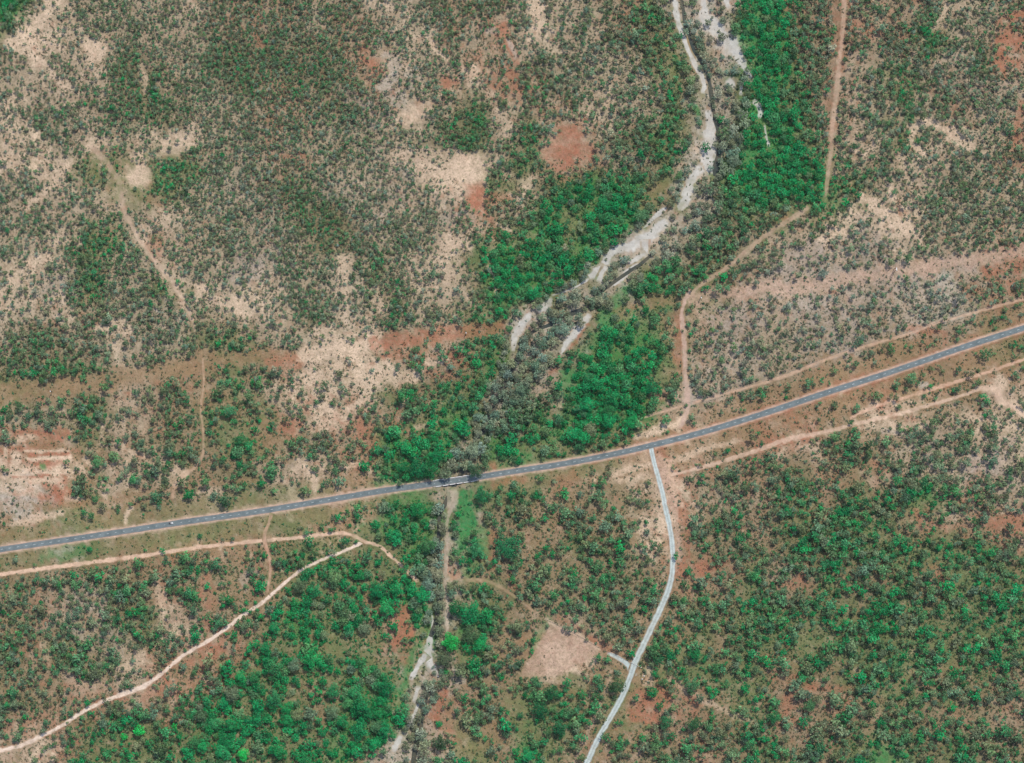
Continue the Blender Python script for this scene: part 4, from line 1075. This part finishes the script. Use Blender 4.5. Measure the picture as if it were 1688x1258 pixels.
# trees that stand out in the photograph: x, y, radius, kind, greenness, label
NAMED = [
 (206, 1213, 7, 'r', 9, "smaller vivid green round tree beside a larger one near the pale south west track"),
 (231, 1203, 11, 'r', 9, "large vivid emerald round tree in the south west woodland"),
 (288, 1197, 6, 'r', 9, "small vivid green tree east of the large emerald one in the south west"),
 (403, 1241, 12, 'r', 9, "vivid emerald tree alone at the south edge below the woodland"),
 (836, 899, 24, 'r', .8, "huge round dark green tree on orange ground south of the bridge"),
 (743, 1057, 16, 'r', 9, "vivid green broad tree at the south end of the big riverside clump"),
 (776, 1010, 22, 'r', 1.1, "large bright green tree at the north of the big riverside clump"),
 (752, 1000, 15, 'r', .9, "green tree leaning over the thin track south of the bridge"),
 (775, 1045, 17, 'r', .5, "dark rounded tree joined to the east of the big riverside clump"),
 (735, 1085, 16, 'r', .3, "dark grey green tree on the east bank where the creek sand begins"),
 (1163, 243, 9, 'r', .9, "lone round green tree on the west edge of the creek sand"),
 (1188, 197, 7, 'r', 1.0, "small bright green tree on the east water edge of the creek"),
 (1190, 220, 11, 'r', .4, "green tree on the east bank opposite the lone sandbank tree"),
 (1189, 62, 8, 'r', .1, "grey green tree standing in the middle of the upper creek sand"),
 (1113, 916, 7, 'g', .8, "lone dark tree on the east edge of the gravel road at its bend"),
 (1016, 1130, 15, 'r', .6, "large rounded tree touching the gravel road just south of the driveway"),
 (998, 1213, 9, 'r', .7, "dark green tree on the east side of the gravel road near the south edge"),
 (990, 1178, 12, 'g', .3, "grey green tree over the west side of the gravel road"),
 (1098, 692, 9, 'r', .6, "compact dark tree by the sandy patch near the highway junction"),
 (1078, 662, 10, 'r', .7, "dark tree on the red ground above the compact junction tree"),
 (1109, 771, 5, 'g', .4, "small isolated tree on pale ground east of the gravel road start"),
 (690, 770, 20, 'r', 1.05, "big bright green tree cluster head north of the highway near the bridge"),
 (710, 775, 16, 'r', 1.05, "bright green tree just east of the biggest roadside cluster tree"),
 (665, 768, 13, 'r', 1.0, "bright green tree at the west end of the roadside cluster"),
 (660, 796, 7, 'g', .4, "small dark tree on the northern edge of the highway west of the bridge"),
 (784, 776, 13, 'r', .5, "tree overhanging the highway at the east end of the bridge"),
 (735, 780, 11, 'r', .2, "grey tree above the west end of the bridge"),
 (163, 762, 12, 'r', .6, "dense dark green tree east of the striped bare ground"),
 (190, 752, 10, 'r', .5, "dark tree a little east of the dense one by the striped ground"),
 (138, 790, 16, 'g', .35, "broad grey green tree on tan soil between bare ground and highway"),
 (143, 811, 9, 'g', .35, "smaller grey tree under the broad one between bare ground and highway"),
 (10, 774, 8, 'g', .4, "lone tree at the west edge on the striped bare ground"),
 (158, 823, 6, 'r', .6, "little dark tree just north of the highway in the west"),
 (302, 796, 12, 'g', .35, "round grey tree on pale ground where two tracks meet north of the highway"),
 (373, 824, 14, 'g', .5, "wide olive tree close to the north side of the highway"),
 (398, 725, 12, 'r', .8, "dark green tree on lush grass in the western woodland"),
 (382, 676, 12, 'r', .6, "solitary dark oval tree on green grass north of the lush patch"),
 (450, 776, 11, 'r', .6, "dark tree pair head on tan ground west of the bridge"),
 (535, 796, 10, 'g', .5, "olive tree north of the highway between two pale clearings"),
 (503, 807, 11, 'g', .45, "dull tree almost at the highway north side, south of the pale clearing"),
 (1374, 667, 8, 'g', .4, "lone tree on red verge south of the highway"),
 (1402, 697, 5, 'g', .6, "tiny round tree beside the double track south of the highway"),
 (1468, 577, 8, 'r', .6, "round green tree in the scrub north of the highway"),
 (1500, 625, 10, 'r', .5, "largest tree on the south verge of the highway in the east"),
 (1477, 633, 7, 'g', .4, "slim tree west of the largest tree on the south verge"),
 (1492, 641, 6, 'g', .4, "small tree just below the largest tree on the south verge"),
 (1578, 642, 8, 'g', .4, "tree between the two pale tracks in the east"),
 (1622, 585, 11, 'r', .5, "dark spreading tree above the upper pale track in the east"),
 (1579, 609, 8, 'g', .4, "round tree on the verge between highway and upper pale track"),
 (1332, 631, 11, 'g', .45, "tree touching the north shoulder of the highway"),
 (1375, 611, 7, 'g', .4, "small pair tree in the scrub west of the round green one"),
 (1410, 600, 8, 'g', .45, "scrub tree between fence and highway"),
 (1493, 458, 7, 'g', .5, "isolated tree in the easement south east of the tall power pole"),
 (1495, 426, 10, 'g', .45, "tree on the north edge of the easement near the tall power pole"),
 (960, 1145, 9, 'r', .8, "dark green tree north in the column west of the gravel road"),
 (935, 1125, 9, 'r', .8, "green tree below the bare paddock, nearest its corner"),
 (984, 1118, 9, 'r', .6, "tall green tree at the north of the column by the narrow track"),
 (981, 1147, 9, 'r', .7, "green tree in the middle of the column by the narrow track"),
 (910, 1140, 14, 'r', .8, "big dark tree among the group south of the bare paddock"),
 (892, 1168, 16, 'r', .9, "largest dark tree of the group south of the bare paddock"),
 (923, 1198, 14, 'r', .8, "dark broad tree south of the paddock tree group"),
 (882, 1225, 9, 'r', .6, "rounded tree alone on olive grass near the south edge"),
 (1137, 790, 8, 'g', .4, "grey tree on the corner where the parallel track leaves the gravel road"),
 (1275, 1180, 12, 'r', .8, "green tree on a red clearing in the south east"),
 (1333, 1160, 12, 'r', .6, "broad tree on the red loop clearing, eastern one"),
 (1322, 1190, 10, 'r', .8, "green tree inside the red loop clearing, southern one"),
 (726, 1222, 14, 'r', .5, "large dark tree on the east bank near the south edge"),
 (724, 1193, 6, 'r', .9, "small dark green tree just north of the large east bank tree"),
 (765, 1193, 5, 'g', .7, "small tree with long shadow on the olive grass east of the creek"),
 (810, 1235, 11, 'g', .2, "pale grey green tree at the south edge east of the creek"),
 (765, 1150, 9, 'r', .9, "round green tree on orange ground east of the creek sand"),
 (1140, 1128, 12, 'r', .6, "tree at the east end of the sandy side path beyond the gate"),
 (1075, 1140, 10, 'r', .9, "dark green tree on red ground just east of the gravel road"),
 (1086, 1163, 7, 'r', .9, "round small green tree in the middle of the red clearing"),
 (1098, 1188, 14, 'r', .7, "dark wide tree in the south of the red clearing"),
 (1143, 1190, 14, 'r', .7, "broad tree east of the red clearing"),
 (1107, 1212, 9, 'r', .8, "green tree on the olive spot below the red clearing"),
 (1145, 1078, 13, 'r', 1.1, "bright emerald tree in the woodland east of the gravel road"),
 (1085, 1085, 10, 'r', .7, "green tree east of the gravel road opposite the driveway"),
 (1125, 545, 3, 'g', .4, "tiny tree beside the vertical dirt track"),
 (1131, 668, 4, 'g', .6, "dark little tree standing in the track by the fence corner"),
]

# sample the woodland
GX0, GX1, GY0, GY1 = -120, W + 120, -120, H + 120
NC = 200000
cx = rng.uniform(GX0, GX1, NC); cy = rng.uniform(GY0, GY1, NC)
Dc, Vc = cover(cx, cy)
Rc = bil_xy(RGRID, RX, RY, cx, cy) * (1 - .07 * sm(620, 540, cy) * sm(900, 800, cx)) * np.clip(rng.lognormal(-.04, .26 + .14 * sm(500, 700, cy), NC), .42, 1.9)
# clumps and gaps; in the north west the stands run in streaks
u = (cx * .55 - cy * .83); v_ = (cx * .83 + cy * .55)
streak = .45 * sm(420, 760, cx + .4 * cy) * -1 + .45
big_ = sm(520, 720, cy)
cl = ((1 - .5 * big_) * fbm(cx / 17, cy / 17, 61, 3) + .5 * big_ * fbm(cx / 42, cy / 42, 64, 3) + .25 * big_ * (fbm(cx / 26, cy / 26, 65, 2) - .5)) * (1 - streak) + fbm(v_ / 10, u / 24, 62, 3) * streak
Dm = np.clip(Dc * .88 + (cl - .5) * (1.25 + .75 * big_) * np.clip(Dc * 2.2, 0, 1), 0, .97)
den = -np.log(1 - Dm) / (math.pi * (Rc * (.72 - .05 * sm(640, 760, cy))) ** 2)
keep = rng.uniform(size=NC) < den * (GX1 - GX0) * (GY1 - GY0) / NC
ck, yk, rk, vk = cx[keep], cy[keep], Rc[keep], Vc[keep]


def clear_of(px_, py_, rr):
    ok = np.ones(len(px_), bool)
    d, _ = pl_dist(px_, py_, [(a, b, 0) for a, b in HIGHWAY]); ok &= d > 8.5 + rr * 1.05
    d, w = pl_dist(px_, py_, GRAVEL); ok &= d > w * .5 + rr * .75
    d, w = pl_dist(px_, py_, DRIVE); ok &= d > w * .5 + rr * .6
    for pts, _c, st, *_r in TRACKS:
        d, w = pl_dist(px_, py_, pts); ok &= (d > w * .5 + rr * .55) | (rng.uniform(size=len(px_)) < .06)
    for pts in SAND:
        d, w = pl_dist(px_, py_, pts); ok &= (d > w * .5 + rr * .62) | ((rng.uniform(size=len(px_)) < .14) & (rr < 7))
    for pts in WATER:
        d, w = pl_dist(px_, py_, pts); ok &= (d > w * .5 - rr * .2) | (rng.uniform(size=len(px_)) < .5)
    return ok


ok = clear_of(ck, yk, rk)
ck, yk, rk, vk = ck[ok], yk[ok], rk[ok], vk[ok]
# spacing, larger trees first, none through the named ones
order = np.argsort(-rk)
cell = 10.0; gridh = {}
pts_final = []


def near_ok(x, y, r, lv):
    i, j = int(x // cell), int(y // cell)
    for a in range(i - 4, i + 5):
        for b in range(j - 4, j + 5):
            for (qx, qy, qr) in gridh.get((a, b), ()):
                lim = ((.50 if y < 600 else .43) + (.09 if lv > .6 else 0)) * (r + qr)
                if (x - qx) ** 2 + (y - qy) ** 2 < lim * lim: return False
    return True


for n in NAMED:
    gridh.setdefault((int(n[0] // cell), int(n[1] // cell)), []).append((n[0], n[1], n[2] * 1.7))
for k in order:
    x, y, r = ck[k], yk[k], rk[k]
    if near_ok(x, y, r, vk[k]):
        gridh.setdefault((int(x // cell), int(y // cell)), []).append((x, y, r))
        pts_final.append((x, y, r, vk[k]))
chan = [(722, 838), (716, 862), (728, 872), (720, 890), (712, 905), (726, 915), (718, 935), (708, 945), (724, 955), (714, 972), (726, 980), (718, 996), (710, 1012), (728, 1018), (724, 1040), (704, 1020), (728, 1062), (690, 1182), (700, 1140), (712, 1130), (696, 1155), (704, 1168), (678, 1190), (694, 1205), (668, 1200), (702, 1228), (670, 1232),
        (858, 590), (848, 600), (862, 608), (838, 618), (852, 628), (842, 645), (818, 640), (836, 660), (826, 680), (806, 672), (818, 700), (798, 700), (806, 722), (790, 712), (780, 735), (794, 740), (770, 745), (764, 770), (776, 765), (880, 578), (895, 570), (905, 590), (880, 600), (870, 630), (890, 620), (860, 660), (850, 690), (835, 705), (910, 560), (885, 560)]
for x, y in chan:
    pts_final.append((x + rng.uniform(-3, 3), y + rng.uniform(-3, 3), rng.uniform(6, 10), 0.02))
P = np.array(pts_final)
cd, cw = pl_dist(P[:, 0], P[:, 1], CREEK)
V = P[:, 3] + rng.normal(0, .16, len(P)) * (1 + .9 * (P[:, 3] > .65) + .6 * (P[:, 1] > 700)) + (rng.uniform(size=len(P)) < .14) * rng.uniform(.15, .6, len(P)) * np.clip(P[:, 3] * 2.4, 0, 1)
pale = (cd < cw * .55 + 6)                    # grey paperbarks on the creek flats
V = np.where(pale, rng.normal(.02, .12, len(P)), V)
V = np.where(~pale & (P[:, 1] > 640), np.maximum(V, .2), V)
is_river = ((P[:, 3] > .72) | (cd < cw * .6 + 14)) & (P[:, 2] > 4)
inside = (P[:, 0] > 4) & (P[:, 0] < W - 4) & (P[:, 1] > 4) & (P[:, 1] < H - 4)

# saplings and shrubs between the trees
NS = 110000
sx = rng.uniform(-60, W + 60, NS); sy = rng.uniform(-60, H + 60, NS)
Ds, Vs = cover(sx, sy)
ssz = bil_xy(RGRID, RX, RY, sx, sy)
sr = np.clip(ssz * .36 * rng.lognormal(0, .28, NS), 1.2, 4.2)
ok = (rng.uniform(size=NS) < np.clip(.1 + .75 * Ds, 0, .6) * np.clip(fbm(sx / 12, sy / 12, 67, 3) * 2.4 - .5, 0, 1.3) * (4.2 / ssz)) & clear_of(sx, sy, sr + .5)
for pts, _l, _s, tf in PATCHES:
    ok &= (poly_sd(sx, sy, pts) > 2) | (rng.uniform(size=NS) < .05)
SH = np.stack([sx, sy, sr, Vs + rng.normal(-.08, .16, NS)], 1)[ok]

# low scrub on the open strips
NB = 9000
bx = rng.uniform(0, W, NB); by = rng.uniform(0, H, NB)
Db, Vb = cover(bx, by)
bd, _ = pl_dist(bx, by, [(a, b, 0) for a, b in HIGHWAY])
br = np.clip(rng.lognormal(math.log(2.0), .3, NB), 1.1, 4.0)
pb = np.where(bd < 60, .42, .09) * (Db < .5)
ok = (rng.uniform(size=NB) < pb * (fbm(bx / 25, by / 25, 66, 2) * 2)) & clear_of(bx, by, br + 1)
for pts, _l, _s, tf in PATCHES:
    ok &= (poly_sd(bx, by, pts) > 2) | (rng.uniform(size=NB) < .1)
B = np.stack([bx, by, br, Vb], 1)[ok]

# ------------------------------------------------------------------ labels that single trees out
LANDMARKS = [
 (752, 796, "the highway bridge"), (1075, 745, "the highway junction"), (1040, 1100, "the driveway turn-off"), (925, 1075, "the bare paddock"), (600, 893, "the pale track fork"),
 (1168, 240, "the creek sandbank bend"), (1030, 420, "the braided creek sand"), (955, 545, "the short side sandbar"), (858, 540, "the lower creek sand"), (1128, 492, "the dirt track corner"),
 (935, 238, "the red bare clearing"), (1475, 445, "the tall power pole"), (1640, 645, "the pale eastern clearing"), (60, 770, "the striped diggings"), (334, 600, "the western easement crossing"),
 (215, 1140, "the south west track bend"), (440, 890, "the western track crossing"), (1108, 920, "the gravel road bend"), (706, 1080, "the southern creek sand"), (836, 899, "the huge round tree"),
 (231, 1203, "the emerald tree"), (1475, 355, "the pale north east scar"), (1362, 325, "the northern track end"), (1195, 60, "the upper creek sand"), (230, 290, "the pale north west clearing"),
 (770, 280, "the pale central clearing"), (560, 580, "the bare easement patch"), (1300, 1160, "the red loop clearing"), (1085, 1150, "the gravel road red clearing"), (1520, 230, "the pale V-shaped scar"),
 (1650, 95, "the red north east corner"), (30, 40, "the north-west corner wood"), (668, 1030, "the red creekside strip"), (1540, 935, "the small red gap"), (1510, 850, "the upper red gap"),
 (1350, 1055, "the olive glade"), (285, 860, "the white pickup truck"), (1250, 720, "the double track west end"), (683, 1236, "the southern creek water"), (1640, 1230, "the south east corner"), (480, 1120, "the southern glade"),
]
DIRS = ["east", "north-east", "north", "north-west", "west", "south-west", "south", "south-east"]
ORD = ["nearest", "second nearest", "third nearest", "fourth nearest", "fifth nearest", "sixth nearest", "seventh nearest", "eighth nearest", "ninth nearest", "tenth nearest", "eleventh nearest", "twelfth nearest"]
LX = np.array([l[0] for l in LANDMARKS]); LY = np.array([l[1] for l in LANDMARKS])


def describe(items, noun):
    """items: x, y, radius, V -> a label for each, ranked by distance where the words agree"""
    out = [None] * len(items); groups = {}
    for i, (x, y, r, v) in enumerate(items):
        k = int(np.argmin(np.hypot(LX - x, LY - y)))
        d = DIRS[int(round(math.degrees(math.atan2(-(y - LY[k]), x - LX[k])) / 45)) % 8]
        sz = ("small" if r < 6.5 else "medium" if r < 9.5 else "large") if noun != "bush" else ("small" if r < 2.5 else "large")
        tone = "grey green" if v < .2 else "dull green" if v < .45 else "green" if v < .75 else "bright green"
        groups.setdefault((sz, tone, d, k), []).append((math.hypot(LX[k] - x, LY[k] - y), i))
    for (sz, tone, d, k), lst in groups.items():
        lst.sort()
        for n, (_q, i) in enumerate(lst):
            if len(lst) == 1: out[i] = f"{sz} {tone} {noun} {d} of {LANDMARKS[k][2]}"
            else: out[i] = f"{sz} {tone} {noun} {d} of {LANDMARKS[k][2]}, {ORD[min(n, 11)]}"
    return out


# ------------------------------------------------------------------ individual trees
proto = {}


def place(kind, x, y, r, col, label, group, hs=1.0):
    k = random.randrange(NV) if r < 12 or kind != "riverside_tree" else NV + random.randrange(BIG)
    z = float(land_z(np.array([x]), np.array([y]))[0])
    loc = (float(wx(x)), float(wy(y)), z)
    rz = random.uniform(0, 6.28)
    sc = r * S
    crown, trunk, _s = KINDS[kind][k]
    if kind == "bush":
        if (kind, k) in proto:
            o = proto[kind, k].copy(); C.objects.link(o)
        else:
            o = proto[kind, k] = obj("bush", crown)
        o.location = loc; o.rotation_euler = (0, 0, rz); o.scale = (sc, sc, sc * hs)
        o.color = (*col, 1)
        return tag(o, label, "bush", group)
    if (kind, k) in proto:
        src = proto[kind, k]
        root = src.copy(); C.objects.link(root)
        parts = []
        for ch in src.children:
            c = ch.copy(); C.objects.link(c); c.parent = root; parts.append(c)
    else:
        root = proto[kind, k] = empty(kind)
        parts = [obj("crown", crown, root), obj("trunk", trunk, root)]
    root.location = loc; root.rotation_euler = (0, 0, rz); root.scale = (sc, sc, sc * hs)
    for c in parts: c.color = (*col, 1)
    return tag(root, label, "tree", group)


pr = random.Random(3)
for (x, y, r, kd, v, label) in NAMED:
    col = COL_VIVID * pr.uniform(.8, 1.1) if v > 5 else leaf_col(v, pr) * (.58 if r > 12 and v < 1 else .72 if r > 12 else .9)
    place("riverside_tree" if kd == 'r' else "gum_tree", x, y, r, col, label, None, hs=min(1.0, 13 / r) if r > 13 else 1.0)
n_named_r = sum(1 for n in NAMED if n[3] == 'r'); n_named_g = len(NAMED) - n_named_r

used = np.zeros(len(P), bool)
for kind, sel, cap, group, noun in (("gum_tree", ~is_river, 296 - n_named_g, "gum trees of the open woodland", "gum tree"),
                                    ("riverside_tree", is_river, 296 - n_named_r, "broad trees of the creek banks and green hollows", "creek tree")):
    idx = np.nonzero(sel & inside)[0]
    idx = idx[np.argsort(-P[idx, 2])][:cap]
    used[idx] = True
    items = [(P[i, 0], P[i, 1], P[i, 2], V[i]) for i in idx]
    for i, lab in zip(idx, describe(items, noun)):
        place(kind, P[i, 0], P[i, 1], P[i, 2], leaf_col(V[i], pr), lab, group, hs=pr.uniform(.8, 1.05))
bo = np.argsort(-B[:, 2])[:250]
labs = describe([tuple(B[i]) for i in bo], "bush")
for i, lab in zip(bo, labs):
    place("bush", B[i, 0], B[i, 1], B[i, 2], leaf_col(B[i, 3], pr) * .85, lab, "low bushes on the open strips")
bused = np.zeros(len(B), bool); bused[bo] = True


# ------------------------------------------------------------------ the uncounted rest, scattered on points
def scatter(name, X, Y, R, cols, sources, label, cat, zs=1.0):
    n = len(X)
    me = bpy.data.meshes.new(name)
    me.vertices.add(n)
    me.vertices.foreach_set("co", np.stack([wx(X), wy(Y), land_z(X, Y)], 1).astype(np.float32).ravel())

    def att(an, typ, dat, key="value"):
        a = me.attributes.new(an, typ, 'POINT'); a.data.foreach_set(key, np.asarray(dat).ravel())

    sc = np.stack([R * S, R * S, R * S * zs * rng.uniform(.75, 1.4, n)], 1).astype(np.float32)
    att("size", 'FLOAT_VECTOR', sc, "vector")
    att("turn", 'FLOAT_VECTOR', np.stack([np.zeros(n), np.zeros(n), rng.uniform(0, 6.28, n)], 1).astype(np.float32), "vector")
    att("pick", 'INT', rng.integers(0, len(sources), n).astype(np.int32))
    att("tint", 'FLOAT_COLOR', rgba(np.asarray(cols)).astype(np.float32), "color")
    me.update()
    o = obj(name, me)
    tag(o, label, cat, kind="stuff")
    ng = bpy.data.node_groups.new(name + "_scatter", 'GeometryNodeTree')
    ng.interface.new_socket("Geometry", in_out='INPUT', socket_type='NodeSocketGeometry')
    ng.interface.new_socket("Geometry", in_out='OUTPUT', socket_type='NodeSocketGeometry')
    N, Lk = ng.nodes.new, ng.links.new
    gi, go = N("NodeGroupInput"), N("NodeGroupOutput")
    m2p = N("GeometryNodeMeshToPoints"); Lk(gi.outputs[0], m2p.inputs[0])
    jn = N("GeometryNodeJoinGeometry")
    for s in sources:
        so = bpy.data.objects.new(s.name, s)
        oi = N("GeometryNodeObjectInfo"); oi.inputs["Object"].default_value = so; oi.inputs["As Instance"].default_value = True
        Lk(oi.outputs["Geometry"], jn.inputs[0])
    iop = N("GeometryNodeInstanceOnPoints"); iop.inputs["Pick Instance"].default_value = True
    Lk(m2p.outputs[0], iop.inputs["Points"]); Lk(jn.outputs[0], iop.inputs["Instance"])

    def named(an, dt):
        a = N("GeometryNodeInputNamedAttribute"); a.data_type = dt; a.inputs["Name"].default_value = an
        return next(s for s in a.outputs if s.enabled)

    Lk(named("pick", 'INT'), iop.inputs["Instance Index"])
    Lk(named("turn", 'FLOAT_VECTOR'), iop.inputs["Rotation"])
    Lk(named("size", 'FLOAT_VECTOR'), iop.inputs["Scale"])
    Lk(iop.outputs[0], go.inputs[0])
    md = o.modifiers.new("scatter", 'NODES'); md.node_group = ng
    return o


rest = ~used
for kind, sel, nm, label, cat in (("gum_tree", ~is_river, "woodland", "open eucalypt woodland of small grey green trees over dry soil", "woodland"),
                                  ("riverside_tree", is_river, "riverside_woods", "dense green woods along both banks of the sandy creek", "woodland")):
    i = np.nonzero(rest & sel)[0]
    cols = [leaf_col(V[k], pr) for k in i]
    scatter(nm, P[i, 0], P[i, 1], P[i, 2], cols, [t[2] for t in KINDS[kind] if t[2]], label, cat)
i = np.nonzero(~bused)[0]
scatter("scrub", B[i, 0], B[i, 1], B[i, 2], [leaf_col(B[k, 3], pr) * .85 for k in i], [t[2] for t in KINDS["bush"]], "low scattered scrub on the cleared strips", "scrub")

scatter("saplings", SH[:, 0], SH[:, 1], SH[:, 2], [leaf_col(v, pr) * np.array([1.1, .92, .9]) for v in SH[:, 3]], [t[2] for t in KINDS["bush"]], "saplings and low shrubs between the woodland trees", "undergrowth")

# dry grass and undergrowth
NG = 300000
tx = rng.uniform(-40, W + 40, NG); ty = rng.uniform(-40, H + 40, NG)
Dg, Vg = cover(tx, ty)
pg = np.clip(.14 + 1.1 * Dg, 0, .9) * (fbm(tx / 14, ty / 14, 88, 3) * 2 - .35)
ok = (rng.uniform(size=NG) < pg) & clear_of(tx, ty, np.full(NG, 1.5))
for pts, _l, _s, tf in PATCHES:
    ok &= (poly_sd(tx, ty, pts) > 1) | (rng.uniform(size=NG) < .04)
tx, ty, Vg = tx[ok], ty[ok], Vg[ok]
base = soil(tx, ty)
mixv = rng.uniform(.2, .8, len(tx))[:, None]
gc = np.array([leaf_col(v, pr) for v in Vg])
tc = (base * .6) * (1 - mixv) + gc * .85 * mixv
scatter("grass_tufts", tx, ty, np.clip(rng.lognormal(math.log(1.5), .4, len(tx)), .6, 3), tc, TUFTS, "tussock grass and undergrowth between the trees", "grass")
print("TREES", len(P), "river", int(is_river.sum()), "bush", len(B), "tufts", len(tx), "objects", len(bpy.data.objects))

# ------------------------------------------------------------------ the air
hm = bpy.data.materials.new("air"); hm.use_nodes = True
hn = hm.node_tree; hn.nodes.remove(hn.nodes["Principled BSDF"])
pv = hn.nodes.new("ShaderNodeVolumePrincipled")
pv.inputs["Color"].default_value = (.93, .93, 1.0, 1)
pv.inputs["Density"].default_value = 0.32e-5
hn.links.new(pv.outputs[0], hn.nodes["Material Output"].inputs["Volume"])
ext = 16000.0; z0 = -9.0; z1 = CAM_H + 60
hz_ = MB().box((0, 0, (z0 + z1) / 2), (ext * 2, ext * 2, z1 - z0)).obj("haze", hm)
tag(hz_, "thin pale haze in the air over the whole plain", "haze", kind="stuff")
